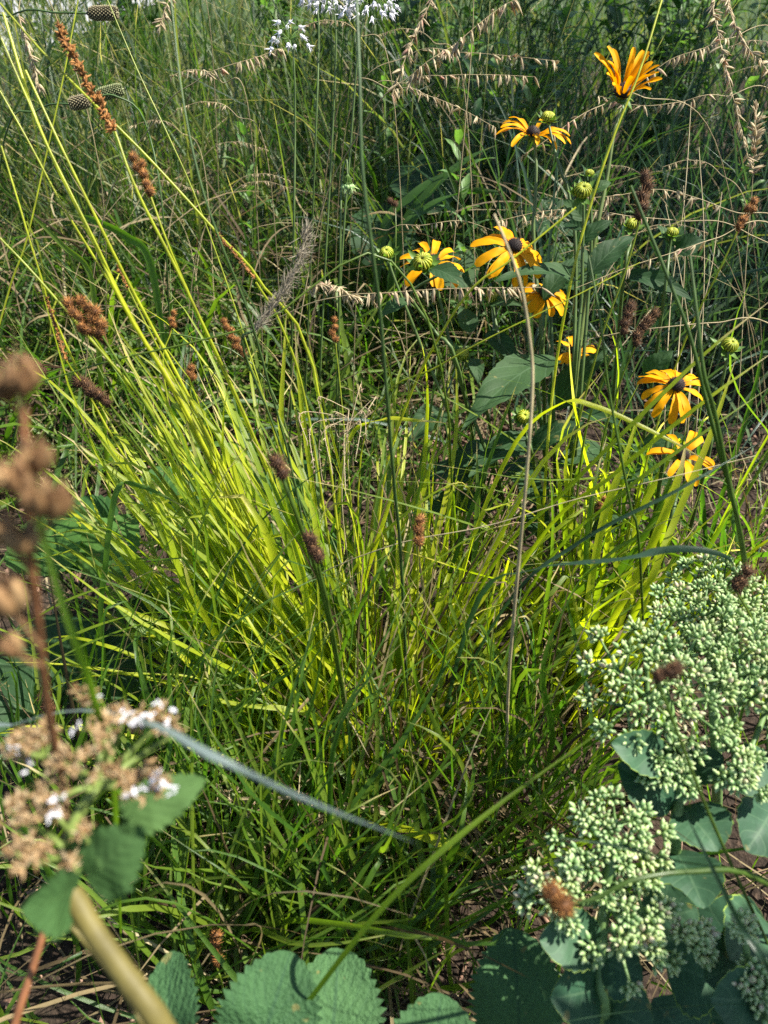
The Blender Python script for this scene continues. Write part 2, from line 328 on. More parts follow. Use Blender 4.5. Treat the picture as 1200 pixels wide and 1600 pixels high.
# ------------------------------------------------------------------ the setting
def sheet(name, x0, x1, y0, y1, nx, ny, z, amp, mat):
    xs, ys = np.linspace(x0, x1, nx), np.linspace(y0, y1, ny); X, Y = np.meshgrid(xs, ys)
    Z = z + amp * (np.sin(X * 9.1 + 1.3) * np.sin(Y * 7.7) + .6 * np.sin(X * 23 + Y * 17) + .4 * np.sin(X * 41 - Y * 37)) if amp else np.full_like(X, z)
    V = np.stack([X, Y, Z], -1); mb = MB(); i = (np.arange(ny - 1)[:, None] * nx + np.arange(nx - 1)[None]).ravel()
    mb.add(V, np.stack([i, i + 1, i + nx + 1, i + nx], 1), np.zeros(3)); return tag(mb.build(name, mat), kind='structure')
sheet('lawn', -120, 120, -90, 220, 40, 60, -.04, 0, M['lawn'])
sheet('soil', -4.5, 4.5, -1.2, 7.4, 220, 210, -.008, .006, M['soil'])
sheet('path', -40, -3.0, 7.5, 17, 40, 12, -.012, 0, M['paving'])

# ------------------------------------------------------------------ background grass masses
def U(a, b, n): return rng.uniform(a, b, n)
def mass(name, mats, xr, yr, n, L, W, lean, droop, label, cat, S=8, kink=.12, z0=0., keep=None, az=None):
    mb = MB(); x, y = U(*xr, n), U(*yr, n)
    if keep is not None: k = keep(x, y); x, y = x[k], y[k]
    n = len(x); nc = max(6, n // 45); j = rng.integers(0, n, nc)      # gather into loose tussocks
    pick = rng.integers(0, nc, n); f = np.where(rng.random(n) < .8, 1., 0.) * .85
    x = x + (x[j][pick] - x) * f * (np.hypot(x[j][pick] - x, y[j][pick] - y) < .5); y = y + (y[j][pick] - y) * f * (np.abs(y[j][pick] - y) < .5)
    x += rng.normal(0, .02, n); y += rng.normal(0, .02, n)
    a = U(0, 2 * pi, n) if az is None else rng.normal(az[0], az[1], n)
    grow(mb, np.stack([x, y, np.full(n, z0)], 1), a, np.abs(rng.normal(lean[0], lean[1], n)), U(*L, n), U(*droop, n), U(*W, n), S, .3, kink, mat=0)
    return tag(mb.build(name, mats), label, cat, kind='stuff')
def gap(x, y): return ~((x > .0) & (x < .30) & (y > 1.2) & (y < 1.7))
mass('tall_grass', M['grass'], (-2.4, .5), (1.7, 3.4), 3600, (.55, 1.15), (.0026, .0065), (.3, .32), (.1, 1.4), 'tall green grass standing behind the flower bed', 'grass', kink=.22)
mass('distant_grass', M['grass'], (-3.4, 4.0), (3.3, 6.6), 2600, (.5, .95), (.006, .011), (.3, .3), (.1, 1.2), 'soft green grass far behind the flowers', 'grass', S=6)
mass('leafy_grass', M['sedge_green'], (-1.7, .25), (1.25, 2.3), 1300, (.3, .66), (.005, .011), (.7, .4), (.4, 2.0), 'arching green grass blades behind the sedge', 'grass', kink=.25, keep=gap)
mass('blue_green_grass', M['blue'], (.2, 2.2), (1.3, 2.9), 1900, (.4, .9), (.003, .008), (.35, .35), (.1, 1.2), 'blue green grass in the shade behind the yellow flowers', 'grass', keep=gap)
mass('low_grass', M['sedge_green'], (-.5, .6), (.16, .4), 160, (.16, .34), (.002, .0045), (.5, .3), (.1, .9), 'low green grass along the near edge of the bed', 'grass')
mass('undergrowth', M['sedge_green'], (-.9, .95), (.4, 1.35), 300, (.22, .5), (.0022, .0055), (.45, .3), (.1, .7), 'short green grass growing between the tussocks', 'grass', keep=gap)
def litter(name, n, xr, yr, zr, L, W, label, lean=1.3):
    mb = MB(); x, y = U(*xr, n), U(*yr, n); z = zr[0] + (zr[1] - zr[0]) * rng.random(n) ** 2
    grow(mb, np.stack([x, y, z], 1), U(0, 6.28, n), np.abs(rng.normal(lean, .35, n)), U(*L, n), U(0, 1.6, n), U(*W, n), 8, .25, .25, bend=rng.normal(0, 1.0, (n, 2)))
    return tag(mb.build(name, M['straw']), label, 'dry grass', kind='stuff')
litter('dry_thatch', 1500, (-1.8, .4), (1.3, 2.8), (.02, .5), (.12, .4), (.002, .005), 'tangled straw coloured dead grass under the tall grass')
litter('dry_litter', 1000, (-.8, .9), (.25, 1.5), (.004, .09), (.08, .3), (.001, .0035), 'brown dead blades lying over the dark soil')
litter('dry_straw', 200, (.3, 2.0), (1.2, 2.6), (.0, .2), (.4, .85), (.0015, .003), 'pale dry straw standing among the blue green grass', lean=.35)
def mulch():
    mb = MB(); n = 2600; x, y = U(-1., 1.3, n), U(.2, 1.9, n); k = n // 3; x[:k] = U(.0, .32, k); y[:k] = U(1.15, 1.75, k)
    V0 = np.array([[-.5, -.3, 0], [.5, -.5, 0], [.45, .5, 0], [-.5, .35, 0], [-.4, -.25, 1], [.42, -.4, 1], [.4, .38, 1], [-.45, .3, 1]])
    F0 = np.array([[4, 5, 6, 7], [0, 1, 5, 4], [1, 2, 6, 5], [2, 3, 7, 6], [3, 0, 4, 7]])
    ax = nrm(np.stack([rng.normal(0, .35, n), rng.normal(0, .35, n), np.ones(n)], 1)); ref = nrm(rng.normal(0, 1, (n, 3)))
    a = nrm(ref - ax * (ref * ax).sum(1, keepdims=True)); b = np.cross(ax, a); l, wd, h = U(.008, .034, n), U(.003, .009, n), U(.002, .005, n)
    p = np.stack([x, y, U(-.004, .012, n)], 1)
    V = p[:, None] + a[:, None] * (V0[:, 0] * l[:, None])[..., None] + b[:, None] * (V0[:, 1] * wd[:, None])[..., None] + ax[:, None] * (V0[:, 2] * h[:, None])[..., None]
    A = np.zeros((n, 8, 3)); A[..., 1] = rng.random(n)[:, None]
    mb.add(V, (F0[None] + (np.arange(n) * 8)[:, None, None]).reshape(-1, 4), A.reshape(-1, 3))
    tag(mb.build('bark_mulch', M['bark'], smooth=False), 'reddish brown bark chips covering the soil', 'mulch', kind='stuff')
mulch()

# ------------------------------------------------------------------ sedge tussocks
def fan(mb, c, spread, n, ang, ln, dtip, W, rise=.16, S=12, minz=.02, pw=1., kink=.13, rnd=None):
    bx = c[0] + rng.normal(0, spread[0], n); by = c[1] + rng.normal(0, spread[1], n)
    B = np.array([G(a, b) for a, b in zip(bx, by)])
    a = R(1) * (ang[0] + (ang[1] - ang[0]) * rng.random(n)); l = ln[0] + (ln[1] - ln[0]) * rng.random(n) ** pw
    d = U(*dtip, n); T = np.array([P(p + q * sin(al), r - q * cos(al), dd) for p, q, al, r, dd in zip(bx, l, a, by, d)])
    T[:, 2] = np.maximum(T[:, 2], minz)
    L = np.linalg.norm(T - B, axis=1); hz = T - B; hz[:, 2] = 0
    Cc = B + (T - B) * U(.45, .62, n)[:, None]; Cc[:, 2] += L * U(rise * .4, rise * 1.7, n); Cc += rng.normal(0, .035, (n, 3))
    C = bez(B, Cc, T, S); tt = np.linspace(0, 1, S)[None, :, None]
    C = C + rng.normal(0, .018, (n, 1, 3)) * np.sin(pi * 2 * tt) + V3(0, 0, -1) * (L * np.abs(rng.normal(0, .10, n)))[:, None, None] * tt ** 3
    for i in np.where(rng.random(n) < kink * (1 if ln[1] > 540 else .3))[0]:           # a few blades are snapped over
        k = rng.integers(S // 2, S - 2); seg = C[i, k:] - C[i, k]; seg = seg * np.array([1.15, 1.15, .2]); seg[:, 2] -= np.linalg.norm(seg, axis=1) * .6; C[i, k:] = C[i, k] + seg
    C[:, 1:, 2] = np.maximum(C[:, 1:, 2], .008)
    hint = np.stack([hz[:, 1] + rng.normal(0, .12, n), -hz[:, 0] + rng.normal(0, .12, n), rng.normal(0, .06, n)], 1) + 1e-3
    ribbons(mb, C, wprof(U(*W, n), S, n, .5), hint, U(.15, .5, n), rng.random(n) ** .8 if rnd is None else rnd, rng.normal(0, .6, n))
def tussock(label, c, specs, mat, dry=40):
    t = thing('sedge_tussock', label, 'sedge', G(*c)); mb = MB(); n = 0
    for s in specs: fan(mb, c, *s); n += s[1]
    tag(mb.build('leaf_blades', mat, t), kind='stuff')
    if dry:
        mb = MB(); b = np.array([G(c[0] + a, c[1] + bb) for a, bb in rng.normal(0, 26, (dry, 2))])
        grow(mb, b, U(0, 6.28, dry), np.abs(rng.normal(.55, .35, dry)), U(.15, .55, dry), U(.3, 1.6, dry), U(.002, .0045, dry), 9, .3, .3)
        tag(mb.build('dead_blades', M['straw'], t), kind='stuff')
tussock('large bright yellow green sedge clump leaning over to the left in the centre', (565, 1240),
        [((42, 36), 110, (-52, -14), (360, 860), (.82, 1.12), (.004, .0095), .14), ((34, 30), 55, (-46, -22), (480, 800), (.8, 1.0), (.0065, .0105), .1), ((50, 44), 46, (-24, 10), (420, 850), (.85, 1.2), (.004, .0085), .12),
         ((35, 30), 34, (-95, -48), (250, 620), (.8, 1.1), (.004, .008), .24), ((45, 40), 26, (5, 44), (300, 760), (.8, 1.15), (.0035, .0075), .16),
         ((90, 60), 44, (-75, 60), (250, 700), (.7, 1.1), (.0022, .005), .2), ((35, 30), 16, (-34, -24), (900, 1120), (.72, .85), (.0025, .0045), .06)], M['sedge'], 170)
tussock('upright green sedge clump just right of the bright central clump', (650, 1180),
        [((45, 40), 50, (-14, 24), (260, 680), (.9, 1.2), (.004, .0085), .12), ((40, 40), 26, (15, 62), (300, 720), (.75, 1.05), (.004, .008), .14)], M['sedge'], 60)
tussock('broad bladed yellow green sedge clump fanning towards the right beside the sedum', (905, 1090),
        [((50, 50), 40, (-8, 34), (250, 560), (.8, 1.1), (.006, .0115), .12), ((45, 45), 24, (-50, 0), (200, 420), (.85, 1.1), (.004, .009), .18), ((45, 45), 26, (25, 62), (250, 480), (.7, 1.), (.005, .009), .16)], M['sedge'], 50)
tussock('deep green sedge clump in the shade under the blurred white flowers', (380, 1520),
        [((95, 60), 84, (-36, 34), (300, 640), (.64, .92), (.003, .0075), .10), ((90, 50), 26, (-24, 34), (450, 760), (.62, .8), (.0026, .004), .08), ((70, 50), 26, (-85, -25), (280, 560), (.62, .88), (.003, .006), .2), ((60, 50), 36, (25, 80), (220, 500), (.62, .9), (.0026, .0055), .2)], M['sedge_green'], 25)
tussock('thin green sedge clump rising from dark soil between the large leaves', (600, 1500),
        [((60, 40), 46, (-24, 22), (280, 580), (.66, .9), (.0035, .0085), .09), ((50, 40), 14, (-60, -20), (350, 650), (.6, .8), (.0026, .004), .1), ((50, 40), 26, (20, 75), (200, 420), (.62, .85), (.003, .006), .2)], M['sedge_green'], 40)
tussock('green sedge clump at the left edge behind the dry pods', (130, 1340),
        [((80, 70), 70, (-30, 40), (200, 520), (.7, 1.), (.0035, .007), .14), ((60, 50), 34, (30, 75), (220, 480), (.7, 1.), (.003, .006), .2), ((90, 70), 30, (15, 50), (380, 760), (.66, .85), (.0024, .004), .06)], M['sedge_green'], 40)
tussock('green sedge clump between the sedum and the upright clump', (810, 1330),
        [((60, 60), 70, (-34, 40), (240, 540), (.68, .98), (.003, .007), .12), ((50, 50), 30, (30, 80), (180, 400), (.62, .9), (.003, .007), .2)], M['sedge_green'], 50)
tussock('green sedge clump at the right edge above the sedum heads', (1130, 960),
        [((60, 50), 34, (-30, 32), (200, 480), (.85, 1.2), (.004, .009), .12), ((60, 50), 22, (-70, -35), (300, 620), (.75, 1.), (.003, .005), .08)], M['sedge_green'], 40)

# ------------------------------------------------------------------ sedge stalks with seed heads
def spiky(mb, c, axis, rl, rw, n, sl, mat=0):
    ax = nrm(np.asarray(axis, float)); d = sphere_dirs(n); ref = V3(.3, .5, .8); a = nrm(ref - ax * (ref @ ax)); b = np.cross(ax, a)
    q = d[:, :1] * a * rw + d[:, 1:2] * b * rw + d[:, 2:] * ax * rl; nn = nrm(d[:, :1] * a / rw + d[:, 1:2] * b / rw + d[:, 2:] * ax / rl + ax * 25 + rng.normal(0, 12, (n, 3)))
    scatter(mb, ROUND, [np.asarray(c) - ax * rl * .72], [ax], rl * 1.45, rw * 1.45, rnd=.25, mat=mat)
    scatter(mb, SPIKE, c + q * .62, nn, U(.8, 1.4, n) * sl * 1.5, sl * .36, rnd=np.clip(rng.normal(.5, .25, n), 0, 1), mat=mat)
STALKG = 'seed stalks rising from the sedge clumps'
def stalk(label, path, r, balls=(), spike=None, mat='seed', culm=.6, twigs=True, name='sedge_stalk', group=STALKG):
    """path runs from the head down to the root; balls are (px,py,depth,length px,width px)."""
    pts = spline(px_path(path), 26); t = thing(name, label, 'seed stalk', pts[-1], group)
    mb = MB(); tube(mb, pts, np.linspace(r * .75, r * 1.25, 26), 6, culm); mb.build('stem', M['culm'], t)
    up = nrm(pts[0] - pts[3])
    hd = None
    for (bx, by, d, lp, wp) in balls:
        mb = MB(); c = P(bx, by, d); spiky(mb, c, up + rng.normal(0, .25, 3), lp * d / FPX / 2, wp * d / FPX / 2, 90, max(.0022, wp * d / FPX * .24))
        if twigs: tube(mb, [pts[min(2, 25)], c], .0006, 4, .3)
        if hd is None: hd = mb.build('seed_head', M[mat], t)
        else: mb.build('spikelet', M[mat], hd)
    if spike:
        a, b, n, rad = spike; q = spline(px_path(a if isinstance(a, list) else [a, b]), n); mb = MB(); tube(mb, q, .0009, 5, .2)
        for i in range(n):
            k = q[min(i + 1, n - 1)] - q[max(i - 1, 0)]
            for _ in range(3):
                off = nrm(rng.normal(0, 1, 3)) * rad * rng.uniform(.3, .75)
                m = 9; dd = nrm(off[None] + rng.normal(0, 1, (m, 3)) * rad * .7 - nrm(k) * rad * .5); scatter(mb, SEED, np.repeat((q[i] + off * .5)[None], m, 0), dd, U(.5, 1., m) * rad * .8, rad * .28, rnd=np.clip(rng.normal(.6, .3, m), 0, 1))
        mb.build('seed_head', M[mat], t)
    return t
BASE = (560, 1235)
stalk('longest rust brown seed spike, crossing the dark cones at the upper left', [(180, 206, .72), (215, 300, .73), (290, 450, .77), (400, 690, .86), (490, 930, .95), BASE], .0016, spike=((92, 46, .72), (178, 204, .72), 24, .0085), mat='seed', culm=.85)
stalk('string of six orange seed balls beside a yellow stalk', [(236, 308, .75), (262, 380, .76), (300, 470, .79), (410, 720, .88), (500, 960, .97), BASE], .0013, [(208, 246, .75, 17, 15), (214, 262, .75, 16, 15), (224, 272, .75, 16, 16), (221, 256, .75, 14, 14), (229, 288, .75, 16, 15), (234, 299, .75, 17, 16)], mat='seed', culm=.9)
stalk('narrow brown seed spike left of the pale feathery plume', [(400, 441, .8), (440, 510, .83), (480, 640, .88), (530, 950, .98), (575, 1225)], .0014, spike=((340, 366, .79), (396, 432, .8), 12, .0042), culm=.8)
stalk('small orange seed tuft hidden against the parallel yellow stalks', [(200, 450, .8), (240, 530, .82), (330, 700, .88), (470, 980, .97), (545, 1225)], .0012, spike=((184, 418, .8), (199, 447, .8), 6, .0042), culm=.8)
stalk('slender tan seed spike hanging beside the round brown cluster', [(103, 563, .78), (130, 600, .8), (260, 760, .88), (440, 1010, .98), (540, 1240)], .0011, spike=((74, 468, .78), (102, 560, .78), 16, .004), culm=.8)
stalk('double row of round rust seed balls at the left', [(160, 525, .72), (200, 590, .74), (262, 690, .79), (380, 900, .9), (545, 1235)], .0014, [(107, 474, .72, 22, 19), (114, 488, .72, 22, 20), (124, 495, .72, 22, 18), (128, 512, .72, 22, 19), (138, 516, .72, 20, 19), (126, 470, .72, 20, 18), (136, 481, .72, 20, 18), (148, 487, .72, 22, 20), (143, 499, .72, 20, 19), (157, 506, .72, 22, 20), (154, 519, .72, 21, 19)], mat='seed', culm=.5)
stalk('dark brown seed cluster below the double row of rust balls', [(172, 632, .8), (210, 690, .83), (330, 860, .92), (540, 1240)], .0013, [(122, 597, .8, 24, 22), (133, 600, .8, 22, 20), (142, 612, .8, 24, 22), (155, 618, .8, 24, 20), (167, 628, .8, 20, 17)], mat='seed_dark', culm=.3)
stalk('black brown seed cluster half hidden behind the blurred upper pods', [(72, 583, .95), (150, 560, .96), (260, 520, .98), (420, 600, 1.02), (500, 900, 1.05), (575, 1200)], .0011, [(24, 562, .95, 22, 18), (40, 568, .95, 24, 22), (58, 574, .95, 20, 18), (67, 581, .95, 18, 16)], mat='seed_dark', culm=.15)
stalk('loose row of eight tiny orange seed tufts near the plume', [(383, 552, .85), (420, 650, .88), (500, 930, .98), (570, 1230)], .001, [(349, 502, .85, 10, 9), (353, 511, .85, 10, 10), (361, 517, .85, 11, 9), (360, 527, .85, 9, 8), (370, 532, .85, 11, 10), (367, 541, .85, 11, 9), (375, 547, .85, 9, 9), (380, 553, .85, 10, 9)], culm=.7)
stalk('pale orange seed tuft under the long horizontal grama', [(524, 533, .95), (535, 640, .97), (560, 920, 1.02), (580, 1220)], .001, [(522, 500, .95, 9, 8), (523, 512, .95, 10, 9), (518, 520, .95, 11, 9), (524, 530, .95, 12, 10)], culm=.7)
stalk('small tan seed head with three beads in the yellow blades', [(297, 592, .85), (310, 650, .87), (420, 900, .95), (550, 1230)], .0009, [(299, 575, .85, 14, 11), (296, 584, .85, 14, 12), (301, 590, .85, 12, 10)], culm=.6)
stalk('tiny pale seed head on a thin yellow stem', [(269, 510, .9), (258, 600, .91), (330, 880, .97), (540, 1230)], .0009, [(271, 490, .9, 12, 6), (268, 500, .9, 12, 10), (270, 508, .9, 10, 8)], culm=.8)
stalk('dark oval seed ball alone on a thick green stem', [(440, 742, .62), (465, 810, .64), (505, 930, .72), (540, 1110, .88), (560, 1240)], .0024, [(432, 722, .62, 34, 26), (441, 738, .62, 30, 24)], mat='seed_dark', culm=.12)
stalk('pair of dark brown seed balls below the lone dark ball', [(497, 882, .64), (515, 960, .68), (540, 1100, .82), (575, 1260)], .002, [(484, 843, .64, 32, 24), (497, 868, .64, 28, 22), (489, 857, .64, 24, 22)], mat='seed_dark', culm=.12)
stalk('upright stack of three rust seed balls right of the centre', [(653, 852, .74), (652, 960, .80), (650, 1060, .88), (640, 1200)], .001, [(656, 813, .74, 20, 18), (653, 827, .74, 20, 19), (654, 845, .74, 18, 19)], culm=.7)
stalk('tall dark brown seed stack before the hanging grama at the right', [(1000, 345, .8), (975, 430, .82), (930, 560, .86), (890, 760, .95), (880, 1080)], .0013, [(1007, 276, .8, 28, 17), (1011, 290, .8, 26, 20), (1003, 306, .8, 24, 22), (1003, 322, .8, 24, 22), (998, 336, .8, 22, 16)], mat='seed_dark', culm=.6)
stalk('brown seed cluster tangled in grama at the right edge', [(1152, 362, .85), (1125, 420, .87), (1060, 560, .93), (990, 800, 1.0), (930, 1080)], .0012, [(1177, 315, .85, 15, 13), (1168, 326, .85, 15, 13), (1176, 328, .85, 12, 11), (1160, 344, .85, 18, 14), (1154, 353, .85, 14, 12)], culm=.75)
stalk('dark brown three lobed seed head left of its twin', [(970, 524, .8), (940, 600, .83), (905, 740, .9), (880, 1080)], .0012, [(985, 479, .8, 20, 16), (981, 492, .8, 20, 18), (976, 505, .8, 20, 18), (975, 517, .8, 16, 14)], mat='seed_dark', culm=.5)
stalk('dark brown seed head slanting to the right of its twin', [(992, 542, .8), (965, 610, .83), (930, 760, .9), (900, 1080)], .0012, [(1022, 490, .8, 20, 16), (1012, 501, .8, 22, 18), (1005, 510, .8, 22, 18), (995, 524, .8, 22, 19), (994, 535, .8, 18, 15)], mat='seed_dark', culm=.5)
stalk('small pale brown seed tuft below the dark leaves', [(932, 802, .95), (915, 870, .97), (890, 1080)], .0009, [(944, 780, .95, 11, 9), (937, 787, .95, 12, 10), (935, 797, .95, 13, 11)], culm=.6)
stalk('tiny tan seed tuft just above the arched blue blade', [(1016, 865, .9), (1000, 920, .92), (930, 1080)], .0009, [(1013, 862, .9, 12, 9), (1021, 861, .9, 12, 9)], culm=.6)
stalk('dark brown two lobed seed head leaning on the upper sedum flowers', [(1148, 920, .66), (1180, 980, .68), (1210, 1080, .72), (1215, 1240)], .0012, [(1168, 893, .66, 26, 22), (1158, 908, .66, 26, 24), (1150, 915, .66, 22, 20)], mat='seed_dark', culm=.3)
stalk('blurred brown seed head floating before the pale sedum flowers', [(1024, 1058, .42), (1045, 1110, .43), (1120, 1300, .5), (1240, 1560, .62), (1280, 1640)], .0011, [(1056, 1044, .42, 26, 22), (1046, 1050, .42, 30, 26), (1028, 1055, .42, 26, 22)], mat='seed_dark', culm=.1)
stalk('fuzzy brown double seed ball on an arching stalk before the lower sedum', [(895, 1412, .42), (935, 1402, .42), (990, 1375, .42), (1080, 1362, .43), (1180, 1372, .46), (1290, 1460, .6), (1330, 1600)], .0015, [(861, 1392, .42, 34, 32), (878, 1415, .42, 44, 38)], mat='seed', culm=.05)
stalk('rust seed head of two balls above the big toothed leaves', [(338, 1510, .75), (345, 1530, .75), (352, 1560)], .001, [(337, 1460, .75, 22, 18), (335, 1476, .75, 22, 20), (340, 1498, .75, 24, 18)], mat='seed', culm=.5)
stalk('dull brown seed head in the shaded blades left of the blue blade', [(268, 1362, .9), (275, 1390, .9), (300, 1470)], .001, [(257, 1335, .9, 20, 16), (265, 1350, .9, 22, 17)], mat='seed_dark', culm=.3)
stalk('dark fuzzy seed head behind the red brown stem', [(80, 1118, .9), (75, 1180, .9), (100, 1330)], .001, [(66, 1092, .9, 20, 18), (73, 1104, .9, 26, 22), (85, 1110, .9, 18, 16)], mat='seed_dark', culm=.2)
stalk('little brown seed head low in the middle of the blades', [(661, 1085, .98), (662, 1140, 1.), (650, 1220)], .0009, [(658, 1070, .98, 14, 13), (665, 1078, .98, 14, 12)], mat='seed_dark', culm=.4)
stalk('small rust seed head above the half hidden flower at the top', [(618, 322, 1.1), (618, 400, 1.1), (610, 700, 1.15), (640, 1080)], .001, [(609, 314, 1.1, 10, 10), (617, 319, 1.1, 10, 9)], mat='seed_dark', culm=.3)

# ------------------------------------------------------------------ single culms and blades one can pick out
CULMG = 'bare stalks and single blades crossing the sedge'
def culm(label, path, r, c=.8, mat='culm', name='bare_stalk', cat='stalk', n=26):
    pts = spline(px_path(path), n); mb = MB(); tube(mb, pts, np.linspace(r * .6, r * 1.2, n), 6, c)
    return single(name, label, cat, mb, M[mat], pts[-1], CULMG)
def blade(label, path, wd, c=.6, mat='sedge', hint=(1, 0, .3), twist=.3, fold=.3, name='grass_blade', n=28, tip=.6):
    pts = spline(px_path(path[::-1]), n); mb = MB()
    ribbons(mb, pts[None], wprof([wd], n, 1, tip), [hint], fold, [c], [twist])
    return single(name, label, 'grass blade', mb, M[mat], pts[0], CULMG)
culm('thickest of the parallel yellow stalks from the upper left corner', [(5, 20, .7), (60, 195, .71), (140, 365, .73), (200, 490, .76), (300, 660, .83), (430, 930, .95), (555, 1235)], .0021, .98)
culm('yellow stalk hugging the thickest parallel stalk on its right', [(40, 110, .7), (95, 228, .71), (150, 340, .73), (200, 440, .76), (310, 650, .83), (450, 940, .95), (562, 1235)], .0017, .95)
culm('yellow stalk hugging the thickest parallel stalk on its left', [(2, 60, .69), (45, 160, .7), (80, 240, .71), (150, 380, .73), (195, 475, .76), (290, 650, .83), (440, 960, .95), (550, 1235)], .0014, .9)
culm('long yellow stalk slanting from the corner past the rust spike', [(0, 5, .72), (70, 85, .73), (150, 165, .74), (235, 250, .76), (340, 365, .79), (410, 445, .83), (500, 620, .9), (570, 1225)], .0015, .85)
culm('yellow stalk ending in dark grass at the left', [(0, 142, .74), (45, 222, .75), (100, 325, .77), (155, 415, .8), (230, 540, .84), (400, 860, .93), (550, 1230)], .0014, .9)
culm('short yellow stalk curving down at the left edge', [(2, 228, .74), (30, 320, .75), (60, 420, .77), (95, 520, .8), (210, 740, .87), (530, 1230)], .0013, .9)
culm('yellow green stalk leaning the other way behind the parallel stalks', [(122, 0, .95), (97, 130, .96), (68, 260, .98), (40, 380, 1.0), (12, 460, 1.02), (-30, 640, 1.08), (-60, 900)], .0014, .8)
culm('low yellow stalk crossing from the left edge below the curved one', [(0, 372, .72), (55, 430, .73), (150, 540, .76), (250, 660, .8), (400, 880, .9), (550, 1240)], .0017, .75)
culm('bright yellow stalk rising past the half open flower to the top', [(1040, -20, .8), (1000, 110, .8), (958, 215, .81), (920, 330, .83), (890, 450, .86), (865, 600, .92), (850, 780, .98), (840, 1000)], .0016, .98)
culm('pale yellow stalk lying across the flat open flower', [(900, 324, .8), (800, 405, .81), (740, 448, .82), (690, 520, .85), (640, 620, .9), (598, 760, .96), (580, 1000, 1.02), (580, 1200)], .0017, .96)
culm('thin pale stalk slanting under the horizontal grama', [(1000, 410, .82), (900, 462, .82), (760, 530, .84), (680, 575, .87), (600, 620, .92), (560, 760, .98), (570, 1150)], .001, .85)
culm('blurred straw coloured stalk standing upright in front of the flat flower', [(772, 335, .50), (790, 378, .50), (815, 450, .51), (829, 540, .53), (832, 600, .54), (826, 700, .56), (815, 830, .60), (803, 960, .66), (793, 1100, .76), (790, 1290)], .0014, .9, 'culm_dry')
culm('thick dark green stalk at the right, shorter of the crossing pair', [(985, 290, .62), (1040, 425, .63), (1078, 525, .64), (1102, 620, .66), (1128, 720, .69), (1155, 830, .74), (1200, 1130)], .0020, .02)
culm('thick dark green stalk at the right, straighter of the crossing pair', [(1078, 400, .62), (1090, 500, .62), (1100, 585, .63), (1118, 650, .65), (1140, 760, .69), (1165, 880, .76), (1205, 1150)], .0022, .05)
culm('dark green stalk with a bend running down past the dark leaves', [(920, 400, .66), (938, 500, .66), (950, 600, .68), (968, 700, .7), (985, 790, .73), (1000, 870, .78), (1010, 1130)], .0013, .08)
culm('dark blurred upright stalk from the white flowers down to the centre', [(556, -30, .5), (562, 120, .5), (566, 260, .51), (580, 380, .53), (593, 480, .56), (603, 600, .6), (616, 760, .68), (628, 900, .78), (640, 1190)], .0016, .3, 'stem_g')
culm('dark stalk curving up the left of the plume', [(265, -20, .62), (285, 150, .62), (312, 280, .63), (345, 380, .65), (385, 480, .69), (420, 600, .75), (470, 800, .86), (550, 1240)], .0012, .4, 'stem_g')
culm('straight yellow stalk leaning left at the top between the grasses', [(168, 0, .9), (215, 110, .91), (262, 210, .92), (310, 320, .94), (380, 520, .98), (470, 820, 1.02), (560, 1210)], .0011, .75)
culm('thin white thread of dry grass crossing level through the middle', [(1180, 712, .75), (1050, 745, .75), (900, 780, .76), (760, 822, .78), (600, 856, .82), (450, 930, .92), (330, 1060)], .0006, 1., 'culm_dry')
culm('dry white straw standing in the shaded blades', [(470, 1185, .82), (465, 1270, .82), (463, 1340, .83), (458, 1450, .86), (455, 1500)], .0010, 1., 'culm_dry')
culm('green stalk sloping left across the rust seed cluster', [(600, 400, .8), (420, 498, .78), (300, 535, .77), (180, 562, .77), (60, 598, .78)][::-1] + [(700, 640, .9), (700, 1000)], .0012, .25)
for (x0, y0), (x1, y1), d in (((1080, 160), (1048, 470), 1.1), ((1068, 290), (1062, 520), 1.0), ((1092, 230), (1098, 500), 1.12), ((1040, 320), (1080, 560), 1.08), ((1128, 300), (1085, 540), 1.15)):
    culm('pale dry straw standing upright between the tall dark seed stack and the right edge', [(x0, y0, d), ((x0 + x1) / 2 + 5, (y0 + y1) / 2, d), (x1, y1, d + .02), (x1 - 12, 700, d + .05), (x1 - 20, 660 + 200 / d)], .0009, .95, 'culm_dry')
